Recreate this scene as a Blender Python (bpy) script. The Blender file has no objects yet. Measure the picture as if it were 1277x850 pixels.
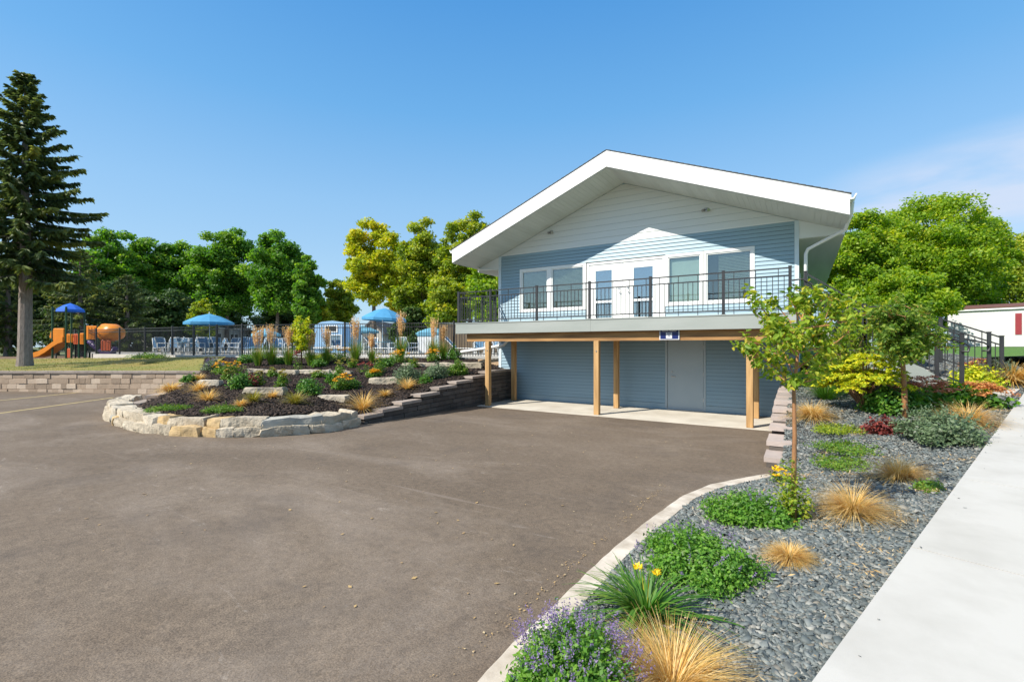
import bpy, bmesh, math, random
import numpy as np
from mathutils import Vector, noise
from mathutils.bvhtree import BVHTree
R = math.radians
sc = bpy.context.scene
random.seed(7); rng = np.random.default_rng(7)

# ---------------------------------------------------------------- camera
EYE = 1.95; FP = 580.0; CX = 638.5; HY = 431.0; YAW = R(32)
cd = bpy.data.cameras.new('camera'); cam = bpy.data.objects.new('camera', cd)
sc.collection.objects.link(cam); sc.camera = cam
cam.location = (0, 0, EYE); cam.rotation_euler = (R(90), 0, YAW)
cd.sensor_width = 36; cd.lens = 36 * FP / 1277; cd.shift_y = 6 / 1277
cd.clip_start = .05; cd.clip_end = 2000
# ---------------------------------------------------------------- sky, sun, exposure
TRAVEL = Vector((.81, 1.55, -1.57)).normalized()
SUN_EL = math.asin(-TRAVEL.z); SUN_AZ = math.atan2(-TRAVEL.x, -TRAVEL.y)      # azimuth measured from +Y towards +X
w = bpy.data.worlds.new('World'); sc.world = w; w.use_nodes = True
nt = w.node_tree; N = nt.nodes; L = nt.links
bg = N['Background']
sky = N.new('ShaderNodeTexSky'); sky.sky_type = 'NISHITA'; sky.sun_disc = False
sky.sun_elevation = SUN_EL; sky.sun_rotation = SUN_AZ
sky.altitude = 200; sky.air_density = 1.0; sky.dust_density = .6; sky.ozone_density = 1.6
tc = N.new('ShaderNodeTexCoord')
def math_node(op, a, b=None, c=None, N=N, L=L, clamp=False):
    m = N.new('ShaderNodeMath'); m.operation = op; m.use_clamp = clamp
    for i, v in enumerate((a, b, c)):
        if v is None: continue
        if isinstance(v, (int, float)): m.inputs[i].default_value = v
        else: L.new(v, m.inputs[i])
    return m.outputs[0]
# a thin veil of cirrus low in the north-east of the sky
def dirvec(px, py):
    v = Vector((-math.sin(YAW) * FP + math.cos(YAW) * (px - CX), math.cos(YAW) * FP + math.sin(YAW) * (px - CX), HY - py))
    return v.normalized()
dn = N.new('ShaderNodeVectorMath'); dn.operation = 'DISTANCE'
mp = N.new('ShaderNodeMapping'); mp.inputs['Scale'].default_value = (1, 1, 3.4)
L.new(tc.outputs['Generated'], mp.inputs['Vector'])
cdir = dirvec(1290, 225)
L.new(mp.outputs[0], dn.inputs[0]); dn.inputs[1].default_value = (cdir.x, cdir.y, cdir.z * 3.4)
nz = N.new('ShaderNodeTexNoise'); nz.inputs['Scale'].default_value = 3.2; nz.inputs['Detail'].default_value = 5; nz.inputs['Roughness'].default_value = .5; nz.inputs['Distortion'].default_value = .4
mp2 = N.new('ShaderNodeMapping'); mp2.inputs['Scale'].default_value = (1, 1, 4.5); mp2.inputs['Rotation'].default_value = (R(6), R(8), 0)
L.new(tc.outputs['Generated'], mp2.inputs['Vector']); L.new(mp2.outputs[0], nz.inputs['Vector'])
mr = N.new('ShaderNodeMapRange'); mr.interpolation_type = 'SMOOTHSTEP'
L.new(dn.outputs['Value'], mr.inputs[0]); mr.inputs[1].default_value = .34; mr.inputs[2].default_value = .12; mr.inputs[3].default_value = 0; mr.inputs[4].default_value = 1
nr = N.new('ShaderNodeMapRange'); nr.interpolation_type = 'SMOOTHSTEP'
L.new(nz.outputs['Fac'], nr.inputs[0]); nr.inputs[1].default_value = .36; nr.inputs[2].default_value = .62
cf = math_node('MULTIPLY', math_node('MULTIPLY', mr.outputs[0], nr.outputs[0]), .85)
mx = N.new('ShaderNodeMix'); mx.data_type = 'RGBA'
hs = N.new('ShaderNodeHueSaturation'); hs.inputs['Saturation'].default_value = 1.1; hs.inputs['Value'].default_value = 1.0
L.new(sky.outputs[0], hs.inputs['Color'])
# summer haze lightens the sky towards the horizon
sx = N.new('ShaderNodeSeparateXYZ'); L.new(tc.outputs['Generated'], sx.inputs[0])
gr = N.new('ShaderNodeValToRGB'); ge = gr.color_ramp.elements
for e_, (p_, c_) in zip([ge[0], ge[1]] + [ge.new(x_) for x_ in (.14, .28, .44, .62)], [(0, (1.6,2.45,3.15)), (1, (.10,.75,2.2)), (.14, (1.5,2.4,3.3)), (.28, (1.15,2.2,3.4)), (.44, (.58,1.75,3.3)), (.62, (.26,1.28,3.0))]):
    e_.position = p_; e_.color = (*[v_ / 4 for v_ in c_], 1)
L.new(sx.outputs['Z'], gr.inputs[0])
gm = N.new('ShaderNodeVectorMath'); gm.operation = 'SCALE'; gm.inputs['Scale'].default_value = 4; L.new(gr.outputs[0], gm.inputs[0])
sm = N.new('ShaderNodeMix'); sm.data_type = 'RGBA'; sm.inputs[0].default_value = .82; L.new(hs.outputs[0], sm.inputs[6]); L.new(gm.outputs[0], sm.inputs[7])
L.new(cf, mx.inputs[0]); L.new(sm.outputs[2], mx.inputs[6]); mx.inputs[7].default_value = (2.7, 3.05, 3.75, 1)
L.new(mx.outputs[2], bg.inputs['Color']); bg.inputs['Strength'].default_value = .15
sd = bpy.data.lights.new('sun', 'SUN'); sun = bpy.data.objects.new('sun', sd); sc.collection.objects.link(sun)
sd.energy = 4.0; sd.angle = R(.5); sd.color = (1, .94, .84)
sun.rotation_euler = TRAVEL.to_track_quat('-Z', 'Y').to_euler()
vs = sc.view_settings; vs.view_transform = 'Standard'; vs.look = 'None'; vs.exposure = .76; vs.gamma = 1; vs.use_curve_mapping = False
sc.cycles.max_bounces = 6; sc.cycles.transparent_max_bounces = 12; sc.cycles.use_denoising = True

# ---------------------------------------------------------------- picture geometry -> world points
def ray(px, py):
    r = px - CX
    return (-math.sin(YAW) * FP + math.cos(YAW) * r, math.cos(YAW) * FP + math.sin(YAW) * r, HY - py)
def at(px, py, D):
    d = ray(px, py); t = D / FP
    return Vector((d[0] * t, d[1] * t, EYE + d[2] * t))
def gz(px, py, z):
    d = ray(px, py); t = (z - EYE) / d[2]
    return Vector((d[0] * t, d[1] * t, z))
SL = .035
def asph(y): return SL * (12.2 - min(12.2, max(y, 0.0)))
def gA(px, py, off=0):
    d = ray(px, py); t = (SL * 12.2 + off - EYE) / (d[2] + SL * d[1])
    return Vector((d[0] * t, d[1] * t, EYE + d[2] * t))
def depth(p): return -p[0] * math.sin(YAW) + p[1] * math.cos(YAW)

# ---------------------------------------------------------------- object helpers
COL = sc.collection
def tag(o, label=None, cat=None, group=None, kind=None):
    if label: o['label'] = label
    if cat: o['category'] = cat
    if group: o['group'] = group
    if kind: o['kind'] = kind
    return o
def empty(name, loc, rz=0):
    o = bpy.data.objects.new(name, None); COL.objects.link(o)
    o.location = loc; o.rotation_euler = (0, 0, rz); o.empty_display_size = .2
    return o
def build(name, V, F, m, parent=None, rnd=None, mi=None, smooth=False):
    me = bpy.data.meshes.new(name)
    V = np.asarray(V, dtype=np.float32)
    if isinstance(F, np.ndarray):
        n, k = F.shape
        me.vertices.add(len(V)); me.vertices.foreach_set('co', V.ravel())
        me.loops.add(n * k); me.loops.foreach_set('vertex_index', F.astype(np.int32).ravel())
        me.polygons.add(n); me.polygons.foreach_set('loop_start', np.arange(0, n * k, k, dtype=np.int32))
        me.update(calc_edges=True)
    else:
        me.from_pydata([tuple(map(float, v)) for v in V], [], F)
    ms = m if isinstance(m, (list, tuple)) else [m]
    for x in ms: me.materials.append(x)
    nf = len(me.polygons)
    if mi is not None: me.polygons.foreach_set('material_index', np.asarray(mi, dtype=np.int32))
    if rnd is not None:
        a = me.attributes.new('rnd', 'FLOAT', 'FACE'); a.data.foreach_set('value', np.asarray(rnd, dtype=np.float32))
    if smooth: me.polygons.foreach_set('use_smooth', np.ones(nf, dtype=bool))
    o = bpy.data.objects.new(name, me); COL.objects.link(o)
    if parent: o.parent = parent
    return o
def copy_tree(o, parent=None):
    c = o.copy(); COL.objects.link(c)
    if parent: c.parent = parent
    for ch in o.children: copy_tree(ch, c)
    return c
class MB:
    def __init__(s): s.v = []; s.f = []; s.r = []
    def add(s, vs, fs, r=None):
        b = len(s.v); s.v += [tuple(v) for v in vs]
        r = random.random() if r is None else r
        for f in fs: s.f.append([b + i for i in f]); s.r.append(r)
    def box(s, x0, x1, y0, y1, z0, z1, r=None):
        s.add([(x0,y0,z0),(x1,y0,z0),(x1,y1,z0),(x0,y1,z0),(x0,y0,z1),(x1,y0,z1),(x1,y1,z1),(x0,y1,z1)],
              [(0,3,2,1),(4,5,6,7),(0,1,5,4),(1,2,6,5),(2,3,7,6),(3,0,4,7)], r)
    def cbox(s, x0, x1, y0, y1, z0, z1, b=.01, r=None):     # chamfered box
        vs = []
        for (z, i) in ((z0, b), (z0 + b, 0), (z1 - b, 0), (z1, b)):
            xa, xb, ya, yb = x0 + i, x1 - i, y0 + i, y1 - i
            if i == 0: q = [(xa+b,ya),(xb-b,ya),(xb,ya+b),(xb,yb-b),(xb-b,yb),(xa+b,yb),(xa,yb-b),(xa,ya+b)]
            else: q = [(xa+b*.4,ya),(xb-b*.4,ya),(xb,ya+b*.4),(xb,yb-b*.4),(xb-b*.4,yb),(xa+b*.4,yb),(xa,yb-b*.4),(xa,ya+b*.4)]
            vs += [(x, y, z) for x, y in q]
        fs = [tuple(range(7, -1, -1)), tuple(range(24, 32))]
        for k in range(3):
            for i in range(8): j = (i + 1) % 8; fs.append((k*8+i, k*8+j, k*8+8+j, k*8+8+i))
        s.add(vs, fs, r)
    def bar(s, a, b, wd, ht=None, r=None, up=(0,0,1)):      # rectangular bar from a to b
        a = Vector(a); b = Vector(b); ht = ht or wd; d = (b - a).normalized(); u = Vector(up)
        if abs(d.dot(u)) > .98: u = Vector((0, 1, 0))
        x = d.cross(u).normalized() * wd / 2; z = x.cross(d).normalized() * ht / 2
        vs = [a-x-z, a+x-z, a+x+z, a-x+z, b-x-z, b+x-z, b+x+z, b-x+z]
        s.add(vs, [(0,3,2,1),(4,5,6,7),(0,1,5,4),(1,2,6,5),(2,3,7,6),(3,0,4,7)], r)
    def tube(s, pts, rad, n=8, r=None, cap=True):
        pts = [Vector(p) for p in pts]; rs = rad if isinstance(rad, (list, tuple)) else [rad] * len(pts)
        vs = []; prev = None
        for i, p in enumerate(pts):
            d = (pts[min(i+1, len(pts)-1)] - pts[max(i-1, 0)]).normalized()
            if prev is None:
                u = Vector((0,0,1)) if abs(d.z) < .9 else Vector((1,0,0)); x = d.cross(u).normalized()
            else: x = (prev - d * prev.dot(d)).normalized()
            prev = x; y = d.cross(x)
            for k in range(n):
                t = 2 * math.pi * k / n; vs.append(p + (x * math.cos(t) + y * math.sin(t)) * rs[i])
        fs = []
        for i in range(len(pts) - 1):
            for k in range(n): j = (k + 1) % n; fs.append((i*n+k, i*n+j, (i+1)*n+j, (i+1)*n+k))
        if cap: fs.append(tuple(range(n-1, -1, -1))); fs.append(tuple((len(pts)-1)*n + k for k in range(n)))
        s.add(vs, fs, r)
    def prism(s, poly, axis, a, b, r=None):                 # poly in the two other axes, extruded from a to b
        n = len(poly)
        def mk(p, q):
            return {'x': (q, p[0], p[1]), 'y': (p[0], q, p[1]), 'z': (p[0], p[1], q)}[axis]
        vs = [mk(p, a) for p in poly] + [mk(p, b) for p in poly]
        fs = [tuple(range(n)), tuple(range(2*n-1, n-1, -1))] + [(i, n+i, n+(i+1) % n, (i+1) % n) for i in range(n)]
        s.add(vs, fs, r)
    def build(s, name, m, parent=None, smooth=False):
        o = build(name, s.v, s.f, m, parent, rnd=s.r, smooth=smooth)
        bm = bmesh.new(); bm.from_mesh(o.data); bmesh.ops.recalc_face_normals(bm, faces=bm.faces); bm.to_mesh(o.data); bm.free()
        return o
class QA:                                                   # quads in bulk (foliage, chips)
    def __init__(s): s.V = []; s.F = []; s.R = []; s.M = []; s.n = 0
    def add(s, V, F, R_, M_=0):
        s.V.append(V); s.F.append(F + s.n); s.R.append(np.broadcast_to(R_, (len(F),)).astype(np.float32)); s.M.append(np.full(len(F), M_)); s.n += len(V)
    def build(s, name, m, parent=None, smooth=False):
        return build(name, np.concatenate(s.V), np.concatenate(s.F), m, parent, np.concatenate(s.R), np.concatenate(s.M), smooth)

# ---------------------------------------------------------------- materials
def newmat(name):
    m = bpy.data.materials.new(name); m.use_nodes = True
    return m, m.node_tree.nodes, m.node_tree.links, m.node_tree.nodes['Principled BSDF']
def ramp(N, stops, interp='LINEAR'):
    r = N.new('ShaderNodeValToRGB'); r.color_ramp.interpolation = interp
    e = r.color_ramp.elements
    while len(e) > 1: e.remove(e[-1])
    e[0].position = stops[0][0]; e[0].color = (*stops[0][1], 1)
    for p, c in stops[1:]:
        q = e.new(p); q.color = (*c, 1)
    return r
def surf(name, c1, c2=None, rough=.6, scale=3, detail=6, bump=0, bscale=None, dist=.01, metal=0, stretch=(1,1,1), rndmix=0, c3=None, spec=.4, lo=.35, hi=.65):
    """base colour: noise between c1 and c2, optionally shifted per piece; fine bump"""
    m, N, L, P = newmat(name)
    P.inputs['Roughness'].default_value = rough; P.inputs['Metallic'].default_value = metal; P.inputs['Specular IOR Level'].default_value = spec
    tc = N.new('ShaderNodeTexCoord'); mp = N.new('ShaderNodeMapping'); mp.inputs['Scale'].default_value = stretch
    L.new(tc.outputs['Object'], mp.inputs['Vector'])
    c2 = c2 or tuple(x * .85 for x in c1)
    nz = N.new('ShaderNodeTexNoise'); nz.inputs['Scale'].default_value = scale; nz.inputs['Detail'].default_value = detail; nz.inputs['Roughness'].default_value = .6
    L.new(mp.outputs[0], nz.inputs['Vector'])
    rp = ramp(N, [(lo, c1), (hi, c2)]); L.new(nz.outputs['Fac'], rp.inputs[0]); out = rp.outputs[0]
    if rndmix:
        at_ = N.new('ShaderNodeAttribute'); at_.attribute_name = 'rnd'
        mx = N.new('ShaderNodeMix'); mx.data_type = 'RGBA'
        r2 = ramp(N, [(0, tuple(x * .6 for x in c1)), (.5, c1), (1, c3 or tuple(min(1, x * 1.35) for x in c1))])
        L.new(at_.outputs['Fac'], r2.inputs[0]); mx.inputs[0].default_value = rndmix
        L.new(out, mx.inputs[6]); L.new(r2.outputs[0], mx.inputs[7]); out = mx.outputs[2]
    L.new(out, P.inputs['Base Color'])
    if bump:
        n2 = N.new('ShaderNodeTexNoise'); n2.inputs['Scale'].default_value = bscale or scale * 8; n2.inputs['Detail'].default_value = 4
        L.new(mp.outputs[0], n2.inputs['Vector'])
        b = N.new('ShaderNodeBump'); b.inputs['Strength'].default_value = bump; b.inputs['Distance'].default_value = dist
        L.new(n2.outputs['Fac'], b.inputs['Height']); L.new(b.outputs[0], P.inputs['Normal'])
    return m
def leafmat(name, cols, trans=.35, rough=.5, spec=.35):
    m, N, L, P = newmat(name)
    a = N.new('ShaderNodeAttribute'); a.attribute_name = 'rnd'
    n = len(cols); r = ramp(N, [(i / max(1, n - 1), c) for i, c in enumerate(cols)]); L.new(a.outputs['Fac'], r.inputs[0])
    L.new(r.outputs[0], P.inputs['Base Color']); P.inputs['Roughness'].default_value = rough; P.inputs['Specular IOR Level'].default_value = spec
    t = N.new('ShaderNodeBsdfTranslucent'); hs = N.new('ShaderNodeHueSaturation'); hs.inputs['Value'].default_value = 1.5; hs.inputs['Saturation'].default_value = 1.1
    L.new(r.outputs[0], hs.inputs['Color']); L.new(hs.outputs[0], t.inputs['Color'])
    mx = N.new('ShaderNodeMixShader'); mx.inputs[0].default_value = trans
    L.new(P.outputs[0], mx.inputs[1]); L.new(t.outputs[0], mx.inputs[2]); L.new(mx.outputs[0], N['Material Output'].inputs['Surface'])
    return m
def glassmat(name, tint=(.75,.85,.85), refl=.3, rough=.02):
    m, N, L, P = newmat(name); N.remove(P)
    g = N.new('ShaderNodeBsdfGlossy'); g.inputs['Roughness'].default_value = rough; g.inputs['Color'].default_value = (.9,.97,.98,1)
    t = N.new('ShaderNodeBsdfTransparent'); t.inputs['Color'].default_value = (*tint, 1)
    mx = N.new('ShaderNodeMixShader'); mx.inputs[0].default_value = refl
    L.new(t.outputs[0], mx.inputs[1]); L.new(g.outputs[0], mx.inputs[2]); L.new(mx.outputs[0], N['Material Output'].inputs['Surface'])
    return m
G = {}
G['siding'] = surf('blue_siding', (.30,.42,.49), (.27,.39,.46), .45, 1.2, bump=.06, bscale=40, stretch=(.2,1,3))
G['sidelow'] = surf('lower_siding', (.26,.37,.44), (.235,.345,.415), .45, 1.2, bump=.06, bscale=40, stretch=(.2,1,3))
G['white'] = surf('white_trim', (.80,.80,.78), (.76,.76,.74), .4, 2, bump=.03)
G['gable'] = surf('white_gable_board', (.72,.74,.73), (.68,.70,.69), .5, 1.5, bump=.05, bscale=30, stretch=(.2,1,3))
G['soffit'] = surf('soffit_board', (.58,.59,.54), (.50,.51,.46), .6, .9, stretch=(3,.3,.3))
G['corner'] = surf('corner_board', (.62,.72,.78), None, .5, 2)
G['fascia'] = surf('deck_fascia', (.34,.36,.335), (.27,.295,.27), .5, .8, stretch=(.4,1,2), bump=.04)
G['shingle'] = surf('roof_shingle', (.09,.085,.08), (.05,.05,.05), .9, 6, bump=.6, bscale=30)
G['wood'] = surf('treated_timber', (.54,.33,.14), (.34,.19,.07), .65, 2.6, 8, bump=.25, bscale=25, stretch=(4,4,.35))
G['woodh'] = surf('treated_timber_beam', (.46,.25,.09), (.22,.11,.04), .65, 2.6, 8, bump=.25, bscale=25, stretch=(.35,4,4))
G['joist'] = surf('joist_timber', (.30,.20,.11), (.20,.13,.07), .7, 3)
G['rail'] = surf('black_powder_coat', (.022,.022,.024), (.03,.03,.032), .4, 4, spec=.5)
G['dark'] = surf('dark_interior_and_lap_shade', (.03,.035,.035), None, .8)  # room interiors, and the painted shade behind the siding laps
G['blind'] = surf('window_blind', (.66,.68,.60), (.58,.61,.53), .6, 2)
G['doorblue'] = surf('blue_steel_door', (.33,.40,.44), (.305,.375,.42), .4, 1.5)
G['steel'] = surf('brushed_steel', (.45,.45,.45), None, .3, 10, metal=.9)
G['glass'] = glassmat('window_glass', tint=(.80,.85,.82), refl=.16)
G['glass2'] = glassmat('door_glass', (.55,.7,.8), .4)
G['concrete'] = surf('slab_concrete', (.62,.57,.48), (.50,.45,.37), .85, 1.3, bump=.15, bscale=60)
G['tan_block'] = surf('tan_wall_block', (.42,.315,.225), (.29,.21,.15), .9, 5, bump=.6, bscale=22, dist=.02, rndmix=.65, c3=(.64,.52,.40))
G['brown_block'] = surf('dark_brown_block', (.105,.088,.075), (.065,.055,.048), .9, 5, bump=.7, bscale=22, dist=.02, rndmix=.55, c3=(.16,.135,.115))
G['cap_block'] = surf('grey_cap_block', (.34,.28,.235), (.27,.225,.19), .9, 5, bump=.5, bscale=25, dist=.015, rndmix=.3)
G['lime'] = surf('limestone', (.56,.48,.36), (.30,.25,.18), .85, 3.2, 9, bump=1, bscale=12, dist=.04, rndmix=.3, c3=(.64,.59,.50), lo=.3, hi=.7)
G['ochre'] = surf('ochre_limestone', (.52,.36,.16), (.42,.30,.17), .85, 4, 8, bump=.8, bscale=9, dist=.03, rndmix=.3, c3=(.55,.45,.3))
G['greylime'] = surf('grey_limestone', (.42,.40,.34), (.30,.29,.25), .85, 3, 8, bump=.8, bscale=9, dist=.03)
G['bark'] = surf('grey_bark', (.17,.14,.115), (.09,.072,.058), .9, 7, bump=.9, bscale=14, dist=.02, stretch=(3,3,.5))
G['sbark'] = surf('spruce_bark', (.30,.25,.22), (.18,.145,.125), .9, 7, bump=.9, bscale=14, dist=.02, stretch=(3,3,.6))
G['ybark'] = surf('young_bark', (.23,.13,.06), (.14,.08,.045), .7, 9, bump=.4, stretch=(2,2,.6))
G['rtrunk'] = surf('orange_young_bark', (.42,.20,.08), (.22,.11,.05), .7, 9, bump=.4, stretch=(2,2,.6))
G['orange'] = surf('orange_plastic', (.75,.24,.02), None, .35, 2)
G['orangered'] = surf('red_orange_plastic', (.55,.10,.03), None, .4, 2)
G['purple'] = surf('purple_plastic', (.06,.03,.14), None, .4, 2)
G['pblue'] = surf('playground_blue', (.02,.13,.6), None, .4, 2)
G['pgreen'] = surf('green_post', (.015,.06,.025), None, .4, 2)
G['umb'] = surf('blue_canvas', (.07,.29,.50), (.055,.24,.43), .7, 3)
G['umb2'] = surf('pale_blue_canvas', (.14,.36,.48), (.11,.30,.42), .7, 3)
G['sling'] = surf('blue_sling', (.11,.23,.36), (.08,.18,.30), .7, 6)
G['wframe'] = surf('white_metal', (.78,.80,.80), None, .35, 3)
G['maroon'] = surf('maroon_paint', (.28,.03,.04), None, .5, 3)
G['mroof'] = surf('brown_red_roof', (.16,.07,.06), (.12,.055,.05), .7, 3)
G['home'] = surf('white_vinyl', (.60,.60,.59), (.56,.56,.55), .5, .5)
G['pale'] = surf('pale_wall', (.50,.49,.45), (.44,.43,.40), .6, 1)
G['kiosk'] = surf('pale_blue_wall', (.30,.48,.68), (.26,.43,.62), .5, 2)
G['kioskd'] = surf('blue_wall_panel', (.08,.19,.36), None, .5, 2)
G['fencewood'] = surf('cedar_fence', (.48,.33,.20), (.36,.24,.14), .8, 4, stretch=(4,4,.4), rndmix=.4)
G['signblue'] = surf('sign_blue', (.008,.02,.13), None, .35, 3)
G['signwhite'] = surf('sign_white', (.75,.76,.78), None, .4, 3)
G['greyroof'] = surf('grey_roof', (.12,.12,.125), None, .8, 3)

# asphalt
def asphalt():
    m, N, L, P = newmat('asphalt')
    tc = N.new('ShaderNodeTexCoord')
    def nz(scale, detail=6, rough=.6, st=(1,1,1), rot=0, dist=0):
        mp = N.new('ShaderNodeMapping'); mp.inputs['Scale'].default_value = st; mp.inputs['Rotation'].default_value = (0,0,rot); L.new(tc.outputs['Object'], mp.inputs['Vector'])
        n = N.new('ShaderNodeTexNoise'); n.inputs['Scale'].default_value = scale; n.inputs['Detail'].default_value = detail; n.inputs['Roughness'].default_value = rough; n.inputs['Distortion'].default_value = dist
        L.new(mp.outputs[0], n.inputs['Vector']); return n.outputs['Fac']
    base = ramp(N, [(.3, (.120,.092,.067)), (.52, (.150,.116,.085)), (.72, (.186,.148,.112))]); L.new(nz(.35, 7, .62, dist=.6), base.inputs[0])
    def mix(a, b, f, mode='MIX'):
        x = N.new('ShaderNodeMix'); x.data_type = 'RGBA'; x.blend_type = mode
        (L.new(f, x.inputs[0]) if not isinstance(f, float) else setattr(x.inputs[0], 'default_value', f))
        L.new(a, x.inputs[6]); (L.new(b, x.inputs[7]) if not isinstance(b, tuple) else setattr(x.inputs[7], 'default_value', (*b, 1))); return x.outputs[2]
    # aggregate: fine stones at two sizes
    sp = ramp(N, [(.34, (.55,.55,.56)), (.5, (1,1,1)), (.66, (1.5,1.47,1.43))]); L.new(nz(110, 2, .6), sp.inputs[0])
    c = mix(base.outputs[0], sp.outputs[0], .75, 'MULTIPLY')
    sp3 = ramp(N, [(.35, (.80,.80,.81)), (.65, (1.2,1.19,1.17))]); L.new(nz(14, 6, .75), sp3.inputs[0]); c = mix(c, sp3.outputs[0], .9, 'MULTIPLY')
    for vsc, thr, rad, col_, am in ((70, .80, .10, (.40,.36,.31), .8), (26, .93, .055, (.50,.46,.40), .8), (34, .93, .06, (.035,.03,.028), .8)):
        vo = N.new('ShaderNodeTexVoronoi'); vo.inputs['Scale'].default_value = vsc; L.new(tc.outputs['Object'], vo.inputs['Vector'])
        vr = ramp(N, [(.0, (1,1,1)), (rad, (0,0,0))]); L.new(vo.outputs['Distance'], vr.inputs[0])
        vo2 = N.new('ShaderNodeSeparateColor'); L.new(vo.outputs['Color'], vo2.inputs[0])
        g = math_node('GREATER_THAN', vo2.outputs[0], thr, N=N, L=L); f = math_node('MULTIPLY', vr.outputs[0], g, N=N, L=L); c = mix(c, col_, math_node('MULTIPLY', f, am, N=N, L=L))
    # dust rubbed into the surface, broken up by grain
    grain = ramp(N, [(.36, (.15,.15,.15)), (.60, (1,1,1))]); L.new(nz(60, 4, .8), grain.inputs[0])
    d1 = ramp(N, [(.50, (0,0,0)), (.74, (1,1,1))]); L.new(nz(.5, 10, .72, (.6, 1.1, 1), R(28), .6), d1.inputs[0])
    c = mix(c, (.34,.285,.235), math_node('MULTIPLY', math_node('MULTIPLY', d1.outputs[0], grain.outputs[0], N=N, L=L), .62, N=N, L=L))
    d2 = ramp(N, [(.60, (0,0,0)), (.66, (1,1,1))]); L.new(nz(3.4, 10, .78, (.5, 1.8, 1), R(-18), .8), d2.inputs[0])
    c = mix(c, (.36,.31,.26), math_node('MULTIPLY', math_node('MULTIPLY', d2.outputs[0], grain.outputs[0], N=N, L=L), .6, N=N, L=L))
    # scuffs and tyre marks
    d4 = ramp(N, [(.66, (0,0,0)), (.70, (1,1,1))]); L.new(nz(2.2, 6, .6, (.12, 3.2, 1), R(35), .3), d4.inputs[0]); c = mix(c, (.27,.22,.18), math_node('MULTIPLY', d4.outputs[0], .35, N=N, L=L))
    # darker worn patches
    d3 = ramp(N, [(.54, (0,0,0)), (.70, (1,1,1))]); L.new(nz(.9, 8, .66, (1,1,1), .7, .4), d3.inputs[0])
    c = mix(c, (.085,.070,.060), math_node('MULTIPLY', d3.outputs[0], .42, N=N, L=L))
    L.new(c, P.inputs['Base Color']); P.inputs['Roughness'].default_value = .88; P.inputs['Specular IOR Level'].default_value = .25
    b = N.new('ShaderNodeBump'); b.inputs['Strength'].default_value = .55; b.inputs['Distance'].default_value = .006; L.new(nz(120, 3, .7), b.inputs['Height']); L.new(b.outputs[0], P.inputs['Normal'])
    return m
G['asphalt'] = asphalt()
def walkmat():
    m = surf('sidewalk_concrete', (.475,.46,.425), (.385,.37,.335), .85, 1.7, 12, bump=.35, bscale=160, dist=.002, lo=.42, hi=.78)
    return m
G['walk'] = walkmat()
G['curb'] = surf('curb_concrete', (.64,.57,.48), (.38,.32,.25), .85, 4, 9, bump=.3, bscale=60, dist=.004)
G['line'] = surf('yellow_line_paint', (.52,.40,.16), (.30,.24,.13), .8, 9, 8)
G['gravelbase'] = surf('slate_bed_base', (.035,.04,.042), (.07,.07,.065), .9, 20, bump=.8, bscale=60, dist=.02)
G['slate'] = leafmat('slate_chip', [(.05,.062,.062), (.11,.13,.13), (.15,.172,.168), (.085,.102,.102), (.21,.23,.22), (.065,.078,.077), (.30,.30,.27), (.16,.145,.115)], trans=0, rough=.6, spec=.4)
G['mulchbase'] = surf('mulch_base', (.022,.016,.013), (.045,.033,.027), .95, 12, bump=1, bscale=40, dist=.03)
G['mulch'] = leafmat('mulch_chip', [(.010,.007,.006), (.028,.02,.016), (.045,.031,.024), (.085,.06,.045)], trans=0, rough=.8, spec=.2)
G['grass'] = surf('lawn', (.17,.19,.035), (.30,.22,.065), .9, .6, 8, bump=.8, bscale=50, dist=.03, lo=.3, hi=.7)
G['grassg'] = surf('green_lawn', (.07,.17,.025), (.11,.2,.035), .9, 2, 8, bump=.8, bscale=50, dist=.03)
G['gblade'] = leafmat('lawn_blade', [(.10,.14,.02), (.16,.19,.03), (.28,.24,.06), (.36,.27,.09)])
G['gbladeg'] = leafmat('green_lawn_blade', [(.05,.14,.015), (.08,.2,.02), (.12,.24,.03)])
G['far'] = surf('far_ground', (.09,.12,.035), (.13,.13,.05), .9, .2, 6)
G['chips'] = surf('playground_chips', (.20,.13,.085), (.14,.09,.06), .9, 6, bump=.6)
G['pooldeck'] = surf('pool_deck_concrete', (.52,.49,.43), (.45,.42,.37), .85, 1.2)
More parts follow.
